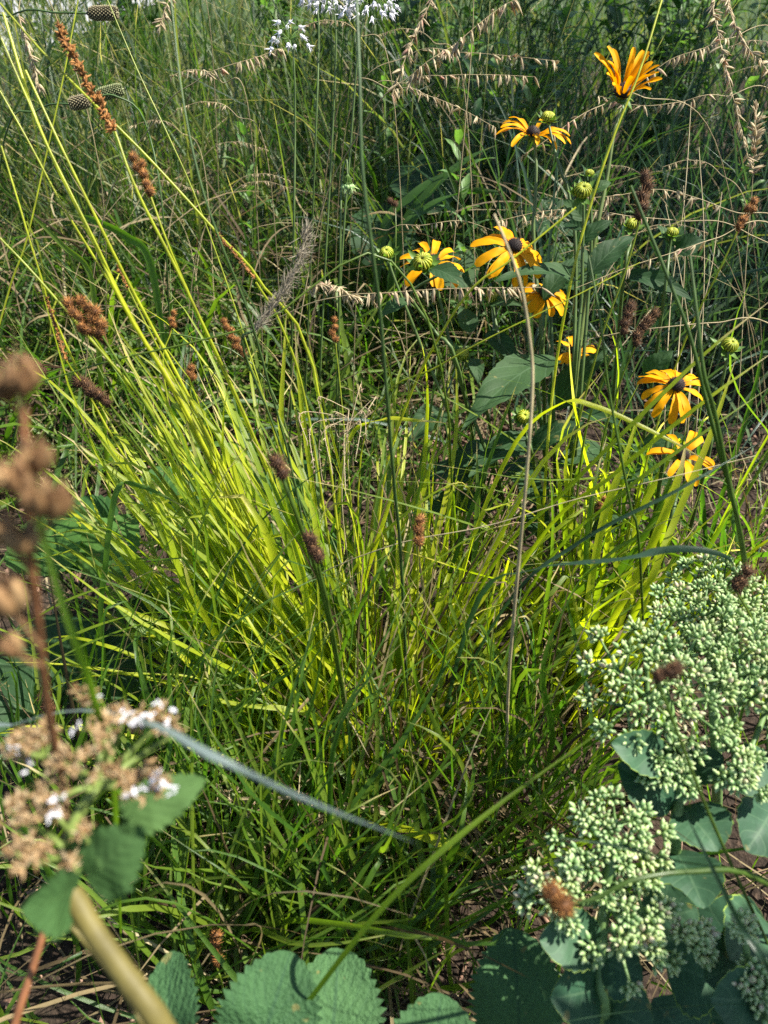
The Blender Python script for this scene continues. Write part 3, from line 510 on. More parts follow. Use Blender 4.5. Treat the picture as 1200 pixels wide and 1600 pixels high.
for lab, pth, wd, c, mt, tw in [
    ('topmost of the long blades slanting to the right edge', [(1210, 465, .72), (1110, 545, .73), (1000, 650, .75), (880, 770, .8), (760, 900, .88), (650, 1160)], .0042, .55, 'sedge', .2),
    ('second long blade slanting to the right edge, pale and straight', [(1215, 545, .7), (1090, 635, .71), (960, 740, .75), (830, 860, .82), (660, 1160)], .0045, .7, 'sedge', .1),
    ('third long blade slanting right, passing under the lowest yellow flower', [(1210, 600, .72), (1080, 690, .73), (960, 780, .76), (840, 900, .84), (690, 1170)], .0038, .4, 'sedge', .3),
    ('blue green blade slanting right beneath the open dark eyed flower', [(1190, 690, .66), (1060, 765, .67), (900, 850, .7), (780, 960, .76), (660, 1190)], .0036, .4, 'blue', .2),
    ('broad bright blade standing up before the lowest yellow flower', [(1072, 690, .78), (1062, 740, .78), (1035, 810, .8), (1000, 890, .84), (950, 980, .9), (900, 1090)], .0092, .95, 'sedge', .1),
    ('broad yellow blade right of the dark leaves with a folded tip', [(1000, 640, .85), (975, 720, .85), (945, 800, .87), (925, 900, .9), (915, 980, .94), (905, 1085)], .0085, .8, 'sedge', .1),
    ('broad blade at the right standing between the sedum and the sedge', [(1150, 560, .85), (1110, 680, .85), (1060, 800, .86), (1000, 940, .88), (920, 1090)], .0075, .75, 'sedge', .2),
    ('yellow blade arching over the dark leaves to the lowest flower', [(1112, 725, .8), (1060, 695, .79), (1000, 665, .79), (930, 635, .79), (875, 630, .8), (800, 700, .86), (720, 900, .95), (660, 1160)], .0050, .95, 'sedge', .1),
    ('pale yellow blade lying level over the bark chips', [(708, 662, .95), (650, 657, .95), (595, 655, .96), (545, 690, .98), (530, 850, 1.02), (560, 1200)], .0055, .98, 'sedge', .05),
    ('arched blue green blade bowed over the upper sedum flowers', [(1152, 890, .62), (1130, 868, .61), (1060, 858, .61), (960, 873, .62), (830, 890, .65), (740, 950, .72), (680, 1180)], .0062, .1, 'blue', .2),
    ('snapped bright blade in the lower middle lying above the soil', [(745, 1350, .78), (715, 1330, .78), (672, 1308, .79), (600, 1285, .83), (540, 1275, .9), (520, 1290)], .0115, .75, 'sedge', .1),
    ('bright green blurred blade sweeping across the lower middle', [(1000, 1105, .52), (930, 1150, .5), (800, 1243, .47), (690, 1330, .46), (600, 1415, .47), (500, 1540, .5), (430, 1640, .56), (400, 1720)], .0036, .3, 'sedge', .2),
    ('blurred silvery blue blade arching above the bottom grass', [(650, 1318, .30), (600, 1298, .29), (520, 1268, .28), (420, 1225, .275), (330, 1180, .27), (240, 1130, .30), (130, 1108, .36), (20, 1132, .40), (-120, 1200, .46), (-200, 1500)], .0036, .9, 'silver', .3),
    ('blurred green blade curving down past the brown pods', [(20, 500, .29), (35, 660, .28), (60, 800, .275), (95, 930, .275), (125, 1020, .28), (150, 1100, .3), (180, 1250, .38), (190, 1500)], .0032, .2, 'sedge', .2),
    ('blade folded over like a hook left of the bright clump', [(300, 800, .85), (250, 772, .85), (205, 756, .85), (186, 762, .85), (175, 800, .86), (166, 880, .88), (160, 1000, .92), (200, 1290)], .0068, .5, 'sedge_green', .1),
    ('blurred blue green blade slanting down through the lower sedum', [(1070, 1268, .42), (1110, 1350, .42), (1160, 1450, .43), (1225, 1560, .46), (1290, 1720)], .0030, .2, 'blue', .2),
    ('blurred blue green blade level across the lower sedum', [(860, 1308, .45), (960, 1320, .44), (1060, 1345, .44), (1200, 1375, .46), (1300, 1480, .55), (1340, 1700)], .0026, .3, 'blue', .2),
    ('thin green blade lying over the dark sedum leaves at the bottom', [(860, 1600, .5), (1000, 1578, .5), (1180, 1570, .52), (1300, 1600, .6), (1380, 1750)], .0022, .4, 'blue', .2),
    ('long level green blade at the left drooping to its tip', [(18, 1045, .86), (130, 985, .85), (230, 957, .86), (340, 960, .9), (440, 1000, .96), (540, 1220)], .0062, .4, 'sedge', .15),
    ('second level green blade at the left just under the longer one', [(65, 1042, .84), (160, 995, .84), (260, 968, .86), (370, 985, .92), (470, 1060, .98), (545, 1225)], .0060, .3, 'sedge', .15),
    ('upper level blade at the left reaching the red brown stem', [(0, 1000, .9), (110, 935, .89), (210, 908, .9), (330, 905, .93), (430, 960, .98), (540, 1220)], .0055, .35, 'sedge', .15),
    ('stout upright bright blade right of the plume base', [(448, 480, .92), (444, 560, .92), (440, 660, .94), (450, 800, .98), (500, 1020, 1.03), (560, 1225)], .0062, .97, 'sedge', .1),
    ('upright bright blade with a square tip under the grama', [(460, 500, .95), (468, 600, .96), (480, 700, .98), (510, 900, 1.02), (565, 1220)], .0062, .9, 'sedge', .1),
    ('dark green blade rising beside the bark chips', [(745, 690, .95), (746, 780, .95), (742, 860, .96), (730, 960, .98), (700, 1160)], .0070, .2, 'sedge', .1),
    ('pale blade standing in the shade with a bent white tip', [(530, 1262, .8), (505, 1310, .8), (480, 1360, .81), (455, 1450, .83), (440, 1540)], .0070, .6, 'sedge_green', .1),
    ('long green blade crossing the shaded bottom grass to the lower right', [(180, 1290, .75), (330, 1480, .7), (400, 1570, .68), (430, 1640, .7), (440, 1680)], .0065, .5, 'sedge_green', .1),
    ('broad dark arching leaf blade deep behind the level grama stalks', [(735, 262, 1.7), (690, 275, 1.68), (640, 310, 1.68), (600, 360, 1.7), (580, 520, 1.8)], .020, .02, 'sedge_green', .1),
    ('lower broad dark arching leaf blade behind the level grama stalks', [(790, 300, 1.6), (730, 300, 1.6), (670, 325, 1.6), (625, 375, 1.62), (600, 540, 1.75)], .020, .06, 'sedge_green', .1),
    ('broad dark leaf blade rising to the right from deep shade', [(780, 225, 1.65), (730, 250, 1.65), (670, 300, 1.66), (620, 380, 1.7), (600, 560, 1.8)], .018, .04, 'sedge_green', .1),
    ('broad green leaf blade lit on its edge at the left of the tall grass', [(95, 330, 1.3), (150, 345, 1.3), (200, 370, 1.32), (235, 410, 1.34), (260, 560, 1.42)], .014, .5, 'sedge_green', .1),
    ('long pale blade bent over at the left beneath the yellow stalks', [(0, 290, 1.0), (60, 345, 1.0), (100, 385, 1.0), (135, 415, 1.01), (148, 470, 1.03), (160, 620, 1.1), (180, 900)], .0075, .85, 'sedge_green', .1),
]: blade(lab, pth, wd, c, mt, twist=tw, tip=.35 if mt == 'silver' else .6)

# ------------------------------------------------------------------ black eyed susans
def flower_head(t, c, axis, Rm, n, elev, cone, droop=.3, wide=.36, full=True, jit=.12, narrow=1., missing=(), sep=8, espread=.13):
    ax = nrm(np.asarray(axis, float)); ref = V3(.2, .1, 1) if abs(ax[2]) < .9 else V3(1, 0, 0); a = nrm(ref - ax * (ref @ ax)); b = np.cross(ax, a)
    mb = MB(); hgt = cone * 1.05
    scatter(mb, ROUND, [c - ax * cone * .35], [ax], hgt * 1.5, cone * 2, rnd=.1)
    d = sphere_dirs(170); d = d[d[:, 2] > -.15]; q = d[:, :1] * a * cone + d[:, 1:2] * b * cone + d[:, 2:] * ax * cone
    scatter(mb, SPIKE, c + ax * cone * .15 + q * .85, q + ax * cone * .4, cone * .33, cone * .16, rnd=rng.random(len(d)))
    hd = mb.build('flower_disc', M['disc'], t)
    for i in range(n):
        if i in missing: continue
        th = 2 * pi * i / n + rng.normal(0, jit); rd = a * cos(th) + b * sin(th); e = elev + rng.normal(0, espread)
        p0 = c + rd * cone * .7 - ax * cone * .1; L = (Rm - cone * .6) * rng.uniform(.88, 1.1); p1 = p0 + (rd * cos(e) + ax * sin(e)) * L
        nn = ax * cos(e) - rd * sin(e); mb = MB()
        leaf(mb, p0, p1, L * wide * rng.uniform(.85, 1.12) * narrow, nn, sag=droop * .35, fold=rng.uniform(.05, .3) + (1 - narrow) * .8, shape='petal', nS=14, nU=6, und=.02, curl=droop * .5, twist=rng.normal(0, .25))
        mb.build('petal', M['petal'], hd)
    if sep:
        mb = MB()
        for i in range(sep):
            th = 2 * pi * (i + .4) / sep; rd = a * cos(th) + b * sin(th); p0 = c - ax * cone * .35; e = -.35 + rng.normal(0, .2)
            leaf(mb, p0, p0 + (rd * cos(e) + ax * sin(e)) * cone * rng.uniform(1.5, 2.3), cone * .75, ax, sag=.08, shape='lance', nS=8, nU=4)
        scatter(mb, ROUND, [c - ax * cone * .8], [ax], cone * .8, cone * 1.5, rnd=.4)
        mb.build('sepals', M['sepal'], t)
def bud_head(t, c, axis, r, rays=16, nm='flower_bud'):
    ax = nrm(np.asarray(axis, float)); ref = V3(.2, .1, 1) if abs(ax[2]) < .9 else V3(1, 0, 0); a = nrm(ref - ax * (ref @ ax)); b = np.cross(ax, a)
    mb = MB(); scatter(mb, ROUND, [c - ax * r * .4], [ax], r * 1.1, r * 1.7, rnd=.2, mat=1)
    for i in range(rays):
        th = 2 * pi * i / rays; rd = a * cos(th) + b * sin(th)
        pts = spline([c + rd * r * .85, c + rd * r * .95 + ax * r * .45, c + rd * r * .55 + ax * r * .85, c + rd * r * .12 + ax * r * .8], 8); tube(mb, pts, np.linspace(r * .14, r * .09, 8), 5, rng.random(), mat=1)
    for i in range(11):
        th = 2 * pi * i / 11 + rng.normal(0, .15); rd = a * cos(th) + b * sin(th); e = rng.normal(.35, .35); p0 = c - ax * r * .3 + rd * r * .5
        leaf(mb, p0, p0 + (rd * cos(e) + ax * sin(e)) * r * rng.uniform(1.2, 2.1), r * .75, ax - rd * .3, sag=-.1, shape='lance', nS=8, nU=4)
    return mb.build(nm, [M['sepal'], M['budray']], t)
def stem_leaf(t, a, b, W, normal, **kw):
    mb = MB(); kw.setdefault('shape', 'lance'); kw.setdefault('serr', 11); kw.setdefault('amp', .10)
    leaf(mb, a, b, W, normal, nS=44, nU=10, **kw); mb.build('leaf', M['rudleaf'], t)
def rud(label, path, r=.0022, c=.5, cat='flower', name='black_eyed_susan', group='yellow black eyed susans'):
    pts = spline(px_path(path), 24); t = thing(name, label, cat, pts[-1], group); mb = MB(); tube(mb, pts, np.linspace(r * .8, r * 1.5, 24), 7, c); mb.build('stem', M['stem_g'], t); return t
UPV = V3(0, 0, 1); TOC = V3(0, -.62, .78)
t = rud('half open yellow flower with petals raised like a cup at the top right', [(970, 170, .93), (958, 215, .93), (948, 280, .94), (932, 360, .95), (915, 470, .98), (895, 640, 1.05), (880, 860)], .0024, .9)
flower_head(t, P(972, 148, .93), V3(.05, -.3, 1), .054, 19, .98, .0115, .2, .24, narrow=.62, jit=.25, espread=.2)
t = rud('flat spidery yellow flower with a green bud before it', [(835, 222, 1.0), (838, 260, 1.0), (836, 320, 1.01), (834, 380, 1.02), (850, 600, 1.08), (850, 820)], .0022, .7)
flower_head(t, P(832, 210, 1.0), V3(.05, -.12, 1), .047, 13, .25, .009, .35, .24, narrow=.8, jit=.2, missing=(3, 9))
t = rud('largest yellow flower lying open and flat with a plum dark eye', [(806, 396, .96), (815, 440, .98), (830, 540, 1.02), (850, 700, 1.08), (860, 840)])
flower_head(t, P(803, 386, .95), V3(.26, -.40, .9), .050, 17, -.36, .0098, .25, .28)
stem_leaf(t, P(905, 440, .98), P(772, 440, .93), .034, V3(.1, -.2, 1), sag=.12, fold=.2)
stem_leaf(t, P(850, 470, 1.0), P(910, 400, 1.02), .03, V3(-.3, -.4, 1), sag=.12)
t = rud('yellow flower hidden behind two green buds left of the largest flower', [(676, 420, 1.0), (690, 480, 1.02), (720, 600, 1.06), (780, 760, 1.12), (800, 840)])
flower_head(t, P(676, 410, 1.0), V3(.05, -.35, .95), .045, 14, -.1, .0095, .3, .28, jit=.2)
t = rud('yellow flower half tucked beneath a dark leaf', [(858, 466, 1.02), (862, 520, 1.03), (866, 700, 1.09), (870, 840)])
flower_head(t, P(853, 459, 1.02), V3(.0, -.45, .9), .034, 12, -.3, .0095, .3, .42)
stem_leaf(t, P(868, 560, 1.03), P(722, 672, .92), .062, V3(-.2, -.35, 1), sag=.1, fold=.2)
stem_leaf(t, P(850, 690, 1.08), P(732, 745, .98), .055, V3(-.5, -.5, .9), sag=.1)
stem_leaf(t, P(860, 640, 1.06), P(950, 545, 1.03), .045, V3(.2, -.3, 1), sag=.1)
t = rud('small shaded yellow flower seen edge on among the dark leaves', [(900, 558, 1.05), (898, 620, 1.06), (890, 740, 1.1), (880, 860)])
flower_head(t, P(898, 550, 1.05), V3(.1, -.3, .9), .032, 11, .1, .008, .3, .34, missing=(2, 5))
stem_leaf(t, P(895, 655, 1.07), P(975, 668, 1.0), .04, V3(.1, -.3, 1), sag=.12)
t = rud('yellow flower with a black eye facing up at the right', [(1060, 616, .92), (1050, 660, .94), (1030, 760, .98), (1000, 960)])
flower_head(t, P(1056, 603, .9), V3(.02, -.38, .92), .042, 15, -.36, .0098, .3, .28, jit=.16)
t = rud('lowest yellow flower with few spreading petals behind grass blades', [(1066, 722, .92), (1058, 770, .93), (1040, 850, .96), (1010, 990)])
flower_head(t, P(1066, 712, .9), V3(.05, -.4, .9), .038, 11, .12, .008, .35, .26, jit=.25, missing=(4,))
BG = 'green flower buds among the yellow flowers'
def budstem(label, c, r, axis, path, leaves=()):
    t = rud(label, [c] + path, .0018, .6, 'flower bud', 'budding_coneflower', BG); bud_head(t, P(*c), axis, r)
    for a, b, W, n in leaves: stem_leaf(t, P(*a), P(*b), W, n, sag=.12)
budstem('green bud at the far left of the flower group', (604, 397, .96), .0085, V3(-.1, -.5, .9), [(618, 440, .97), (650, 520, 1.0), (720, 700, 1.08), (760, 860)])
budstem('large green bud standing before the hidden yellow flower', (661, 411, .90), .011, V3(-.2, -.6, .8), [(690, 425, .91), (650, 450, .93), (645, 470, .94), (680, 520, .97), (720, 590, 1.0), (770, 860)], [((672, 420, .9), (728, 452, .88), .03, V3(.2, -.5, .9)), ((640, 470, .94), (590, 500, .94), .02, V3(-.2, -.4, .9))])
budstem('bud with leafy bracts in front of the spidery flower', (856, 186, .97), .0085, V3(.1, -.2, 1), [(862, 215, .97), (875, 265, .97), (890, 310, .98), (900, 420, 1.0), (890, 700, 1.08), (875, 860)])
budstem('green bud opening yellow beside the bright stalk', (910, 300, .9), .010, V3(-.05, -.55, .85), [(912, 330, .91), (910, 400, .93), (908, 470, .95), (895, 620, 1.02), (880, 860)],
        [((912, 345, .92), (880, 312, .93), .022, V3(-.4, -.4, .9)), ((905, 380, .93), (958, 345, .92), .022, V3(.2, -.4, .9)), ((920, 430, .94), (990, 370, .95), .034, V3(-.3, -.5, .7)), ((912, 360, .92), (880, 350, .95), .018, V3(-.4, -.4, .9))])
budstem('narrow leafy shoot tip above the opening bud', (921, 272, .92), .005, V3(.05, -.2, 1), [(922, 300, .93), (922, 420, .96), (900, 700, 1.06), (885, 860)], [((922, 300, .93), (944, 262, .93), .012, V3(-.4, -.6, .5)), ((920, 300, .93), (908, 256, .93), .010, V3(.4, -.6, .5)), ((925, 300, .93), (955, 285, .93), .016, V3(0, -.6, .8))])
budstem('round green bud with yellow lines above the dark leaves', (818, 652, .98), .0088, V3(.05, -.6, .8), [(822, 680, 1.), (835, 730, 1.03), (850, 860)], [((828, 690, 1.0), (760, 700, 1.0), .03, V3(-.1, -.4, 1)), ((832, 700, 1.0), (912, 660, .98), .035, V3(.1, -.4, 1))])
budstem('dark green bud in the shade below the horizontal grama', (722, 555, 1.02), .0085, V3(-.1, -.5, .8), [(735, 580, 1.03), (760, 640, 1.06), (800, 860)], [((740, 560, 1.02), (748, 600, 1.0), .022, V3(.1, -.8, .4)), ((735, 520, 1.02), (718, 480, 1.03), .03, V3(.2, -.6, .6))])
budstem('pale green bud alone at the right of the seed heads', (1139, 541, .92), .0095, V3(.15, -.4, .9), [(1136, 560, .92), (1120, 640, .95), (1100, 740, .98), (1040, 980)])
budstem('green bud hidden under the long horizontal grama', (768, 466, 1.02), .008, V3(0, -.4, .9), [(772, 490, 1.03), (790, 600, 1.06), (820, 850)], [((765, 475, 1.02), (816, 478, 1.0), .022, V3(.1, -.5, .9)), ((760, 520, 1.03), (815, 580, 1.02), .03, V3(.1, -.5, .8))])
budstem('green bud beneath the tall dark seed stack', (988, 352, .98), .008, V3(0, -.3, 1), [(985, 380, .99), (970, 480, 1.02), (940, 860)], [((975, 430, .99), (1082, 470, .96), .03, V3(-.1, -.5, .9)), ((1010, 590, 1.0), (1052, 548, .98), .034, V3(-.3, -.6, .7))])
budstem('leafy bud right of the tall dark seed stack', (1050, 365, .95), .007, V3(0, -.2, 1), [(1046, 390, .96), (1030, 520, 1.0), (980, 860)], [((1048, 385, .96), (1026, 352, .96), .02, V3(.4, -.6, .5)), ((1055, 392, .96), (1104, 378, .95), .03, V3(.1, -.6, .7)), ((1050, 385, .96), (1068, 352, .96), .016, V3(-.4, -.6, .5))])
# low dark leaf rosettes of the same plant
def rosette(label, c, specs, mat='rudleaf', name='leaf_rosette', shape='ovate', serr=11, amp=.1):
    g = G(*c); t = thing(name, label, 'leafy plant', g)
    for (a, b, W, n) in specs:
        a, b = P(*a), P(*b); mb = MB(); leaf(mb, a, b, W, n, sag=.08, fold=.18, shape=shape, serr=serr, amp=amp, nS=54, nU=12, und=.03); mb.build('leaf', M[mat], t)
        mb = MB(); tube(mb, spline([g + rng.normal(0, .01, 3) * V3(1, 1, 0), g + (a - g) * .55 + V3(0, 0, .03), a], 10), .002, 6, .4); mb.build('leaf_stalk', M['stem_g'], t)
rosette('dark pointed leaves low beside the bark chips', (730, 900), [((780, 700, 1.12), (700, 735, 1.05), .05, V3(-.2, -.3, 1)), ((770, 790, 1.12), (630, 802, 1.05), .045, V3(0, -.3, 1)), ((760, 740, 1.15), (640, 745, 1.15), .05, V3(0, -.3, 1)), ((690, 640, 1.25), (640, 690, 1.22), .05, V3(0, -.3, 1)), ((800, 720, 1.1), (850, 800, 1.02), .06, V3(.1, -.4, 1)), ((820, 800, 1.08), (870, 850, 1.05), .05, V3(.1, -.4, 1))])
rosette('shaded dark leaves low behind the broad right blades', (980, 880), [((960, 740, 1.1), (1050, 760, 1.02), .05, V3(0, -.3, 1)), ((940, 700, 1.12), (870, 730, 1.06), .05, V3(0, -.3, 1)), ((1000, 700, 1.1), (1080, 690, 1.05), .05, V3(.1, -.3, 1)), ((960, 800, 1.12), (900, 850, 1.08), .05, V3(0, -.3, 1))])

# ------------------------------------------------------------------ side oats grama and other seed grasses
GR = 'side oats grama stalks bending over the bed'
def grama(label, path, n, s0=.0, s1=.6, size=.010, dense=3, rnd=None, hang=V3(0, -.1, -1), r=.0006, side=0., name='grama_stalk', group=GR):
    pts = spline(px_path(path), 60); t = thing(name, label, 'seed grass', pts[-1], group); mb = MB(); tube(mb, pts, np.linspace(r * .6, r * 1.5, 60), 5, .55); mb.build('stem', M['culm_dry'], t)
    q = spline(px_path(path), 400); idx = np.clip(np.linspace(s0 * 399, s1 * 399, n) + rng.normal(0, .25 * (s1 - s0) * 399 / n, n), 0, 399).astype(int); idx = idx[rng.random(n) > .27]; mb = MB()
    for i in idx:
        tn = nrm(q[min(i + 2, 399)] - q[max(i - 2, 0)]); k = rng.integers(max(1, dense - 1), dense + 2)
        d0 = hang + rng.normal(0, .45, 3) - tn * .25 + (nrm(np.cross(tn, V3(0, 1, 0))) * side * rng.choice([-1, 1]) if side else 0)
        dd = nrm(d0 + rng.normal(0, .16, (k, 3))); scatter(mb, SEED, q[i] + rng.normal(0, .0006, (k, 3)), dd, 1.3 * size * U(.5, 1.2, k), 1.3 * size * U(.22, .34, k), .6, rnd=np.clip(rng.normal(.5, .25, k), 0, 1))
    tag(mb.build('seed_spikelets', M['grama'], t), kind='stuff'); return t
grama('long level grama stalk passing just below the yellow flowers', [(845, 449, .85), (760, 450, .85), (680, 452, .85), (600, 458, .86), (540, 462, .87), (460, 485, .9), (350, 560, .98), (250, 760, 1.1), (200, 960)], 34, 0, .42, .0125, 3)
grama('grama stalk descending from the upper right past the opening bud', [(905, 310, 1.0), (960, 306, 1.0), (1030, 296, 1.0), (1090, 310, 1.0), (1150, 332, 1.0), (1230, 350, 1.03), (1330, 500, 1.1), (1380, 860)], 44, 0, .52, .011, 3)
grama('lower level grama stalk behind the opening bud', [(780, 345, 1.05), (850, 330, 1.05), (920, 328, 1.05), (985, 338, 1.05), (1060, 345, 1.06), (1160, 360, 1.08), (1280, 480, 1.2), (1340, 860)], 40, 0, .5, .010, 3)
grama('sparse grama stalk rising across the dark leaves to the right', [(900, 450, .92), (980, 418, .92), (1060, 392, .92), (1120, 372, .93), (1210, 352, .95), (1330, 480, 1.1), (1380, 800)], 16, .05, .6, .011, 2)
grama('thin beaded grama stalk beside the dark twin seed heads', [(920, 530, .85), (980, 518, .85), (1050, 510, .85), (1120, 504, .86), (1200, 505, .88), (1320, 600, 1.0), (1380, 860)], 15, 0, .6, .006, 2, hang=V3(.2, -.1, -.4))
grama('bold arching grama stalk with pale seeds at the top centre', [(815, -5, .9), (785, 10, .9), (745, 40, .9), (710, 70, .9), (670, 95, .9), (640, 120, .91), (600, 150, .92), (560, 210, .95), (500, 340, 1.02), (450, 640, 1.15), (440, 860)], 34, .03, .5, .013, 3)
grama('level grama stalk in the middle distance right of the bold one', [(835, 120, 1.25), (770, 117, 1.25), (700, 118, 1.25), (640, 128, 1.27), (560, 200, 1.35), (540, 600)], 30, 0, .6, .014, 2)
grama('second level grama stalk with reddish seeds under the first', [(875, 96, 1.3), (800, 88, 1.3), (720, 82, 1.3), (640, 86, 1.32), (540, 200, 1.4), (520, 600)], 30, 0, .6, .014, 2)
grama('shaded grama stalk sloping down behind the spidery flower', [(775, 200, 1.1), (720, 170, 1.1), (670, 150, 1.1), (620, 140, 1.12), (520, 200, 1.2), (480, 680)], 30, 0, .6, .011, 2)
grama('grama stalk with plump drooping seeds at the upper left', [(440, 75, .95), (400, 90, .95), (350, 105, .95), (310, 125, .96), (240, 190, 1.0), (150, 400, 1.1), (120, 900)], 26, 0, .45, .011, 3)
grama('feathery brown grama head beside the pale plume', [(480, 448, .95), (520, 446, .95), (550, 462, .96), (590, 480, .98), (640, 600, 1.05), (650, 1000)], 40, 0, .45, .010, 4, hang=V3(.3, -.2, -.8))
grama('short grama twig above the largest flower', [(770, 360, 1.1), (720, 345, 1.1), (660, 352, 1.1), (610, 358, 1.12), (560, 420, 1.18), (550, 800)], 18, 0, .5, .010, 2)
grama('faint grama stalk crossing behind the half open flower', [(935, 150, 1.2), (1000, 165, 1.2), (1060, 160, 1.2), (1130, 150, 1.2), (1240, 200, 1.3), (1330, 600)], 30, 0, .55, .012, 3)
grama('steep grama stalk rising toward the top right corner', [(1010, 120, 1.2), (1050, 92, 1.2), (1100, 75, 1.2), (1140, 60, 1.2), (1230, 60, 1.25), (1340, 300, 1.4), (1360, 640)], 34, 0, .5, .013, 3)
grama('slanting grama stalk leading from the half open flower to the spidery one', [(790, 260, 1.02), (845, 225, 1.02), (900, 185, 1.02), (940, 165, 1.03), (1000, 150, 1.06), (1130, 260, 1.2), (1200, 800)], 18, .05, .5, .011, 2)
grama('drooping golden brome head, left of the two at the right edge', [(1170, 250, .95), (1150, 170, .95), (1135, 110, .95), (1122, 50, .96), (1115, 10, .97), (1140, -30, 1.0), (1240, 100, 1.1), (1300, 700)], 60, .0, .62, .010, 3, side=.7, hang=V3(0, -.1, -.9), name='brome_stalk', group='drooping golden brome heads')
grama('drooping golden brome head, right of the two at the right edge', [(1215, 150, .95), (1195, 105, .95), (1165, 70, .95), (1145, 30, .96), (1140, -5, .97), (1180, -40, 1.0), (1280, 100, 1.1), (1330, 700)], 50, .0, .6, .010, 3, side=.7, hang=V3(0, -.1, -.9), name='brome_stalk', group='drooping golden brome heads')
grama('dense upright brome head low at the right edge', [(1182, 170, 1.0), (1178, 240, 1.0), (1174, 310, 1.02), (1165, 420, 1.05), (1150, 700, 1.15), (1140, 860)], 44, 0, .3, .010, 4, side=.9, hang=V3(0, -.1, .5), name='brome_stalk', group='drooping golden brome heads')
grama('loose golden brome head hanging left of the bold grama', [(612, 150, 1.0), (630, 100, 1.0), (650, 50, 1.0), (672, 5, 1.0), (690, -40, 1.02), (740, 0, 1.1), (700, 500, 1.3), (690, 800)], 50, 0, .5, .010, 3, side=.8, hang=V3(-.1, -.1, -.9), name='brome_stalk', group='drooping golden brome heads')
grama('faint brome head high in the grass near the upper left', [(250, 40, 1.3), (260, 10, 1.3), (280, -20, 1.32), (330, 60, 1.4), (350, 600)], 24, 0, .4, .012, 3, side=.7, name='brome_stalk', group='drooping golden brome heads')
grama('pale feathery brome head hanging at the left edge', [(62, 140, 1.1), (52, 100, 1.1), (40, 60, 1.1), (30, 10, 1.12), (60, -40, 1.15), (160, 300, 1.3), (160, 700)], 34, 0, .45, .012, 3, side=.5, name='brome_stalk', group='drooping golden brome heads')
for i in range(10):
    x, y, d = rng.uniform(120, 620), rng.uniform(20, 330), rng.uniform(1.05, 1.7); sgn = rng.choice([-1, 1]); l = rng.uniform(70, 130)
    grama('thin straw coloured grama stalk lost in the tall grass at the upper left', [(x, y, d), (x - sgn * l * .5, y - l * .12, d), (x - sgn * l, y + l * .1, d + .01), (x - sgn * l * 1.6, y + l * 1.2, d + .05), (x - sgn * l * 1.9, 640 + 120 / d)], 22, 0, .42, .0072, 2, group='grama stalks lost in the tall grass')
for i in range(7):
    x, y, d = rng.uniform(640, 1200), rng.uniform(40, 420), rng.uniform(1.15, 1.6); sgn = rng.choice([-1, 1]); l = rng.uniform(70, 130)
    grama('thin straw coloured grama stalk crossing the dark foliage at the upper right', [(x, y, d), (x - sgn * l * .5, y - l * .12, d), (x - sgn * l, y + l * .1, d + .01), (x - sgn * l * 1.6, y + l * 1.2, d + .05), (x - sgn * l * 1.9, 640 + 120 / d)], 22, 0, .42, .0072, 2, group='grama stalks before the dark foliage')
def plume():
    path = [(478, 362, .74), (470, 400, .74), (452, 440, .74), (425, 480, .74), (398, 515, .74)]
    pts = spline(px_path(path), 30); root = spline(px_path([(398, 515, .74), (380, 545, .75), (440, 700, .84), (540, 1000, .98), (580, 1210)]), 20)
    t = thing('dry_plume', 'grey white feathery dry plume bent beside the brown grama head', 'seed grass', root[-1]); mb = MB(); tube(mb, root, .0012, 6, .3); mb.build('stem', M['stem_g'], t)
    mb = MB(); n = 420; i = rng.integers(0, 30, n); d = nrm(rng.normal(0, .5, (n, 3)) + nrm(pts[0] - pts[-1]) * .9); scatter(mb, SEED, pts[i] + rng.normal(0, .0022, (n, 3)), d, U(.008, .018, n), .0011, .5, rnd=rng.random(n)); tube(mb, pts, .001, 5, .4)
    mb.build('feathers', M['plume'], t)
M['plume'] = simple('plume', [(0, (.25, .21, .15)), (1, (.42, .37, .28))], .4, (1.1, 1.1, 1.1), .7, .2, 150, .25)
plume()
def fine_panicle(label, root, heads, nm='fine_panicle'):
    r = px_path(root); pts = spline(r, 20); t = thing(nm, label, 'seed grass', pts[-1], 'dry open seed panicles'); mb = MB(); tube(mb, pts, .0007, 5, .8); mb.build('stem', M['culm_dry'], t)
    mb = MB(); d = root[0][2]
    for (x, y) in heads:
        q = spline([pts[rng.integers(0, 6)], P(x + rng.normal(0, 6), (y + root[0][1]) / 2 - 20, d), P(x, y, d + rng.normal(0, .03))], 12); tube(mb, q, .0004, 4, .8)
        n = 16; i = rng.integers(3, 12, n); scatter(mb, SEED, q[i], nrm(np.array([0, 0, -.6]) + rng.normal(0, .6, (n, 3))), U(.003, .006, n), .0013, .7)
    mb.build('seed_branches', M['grama'], t)
fine_panicle('open cream seed panicle nodding over the bright blades', [(545, 640, .85), (540, 700, .86), (535, 800, .9), (560, 1000, .98), (580, 1220)], [(480, 690), (490, 730), (505, 765), (520, 740), (540, 775), (555, 720), (572, 685), (500, 640), (575, 640), (565, 610), (530, 690), (545, 745)])
fine_panicle('small whitish seed panicle low in the shade', [(385, 1250, .8), (395, 1320, .82), (410, 1450, .86), (415, 1520)], [(340, 1245), (360, 1262), (350, 1240), (390, 1290), (410, 1270)])

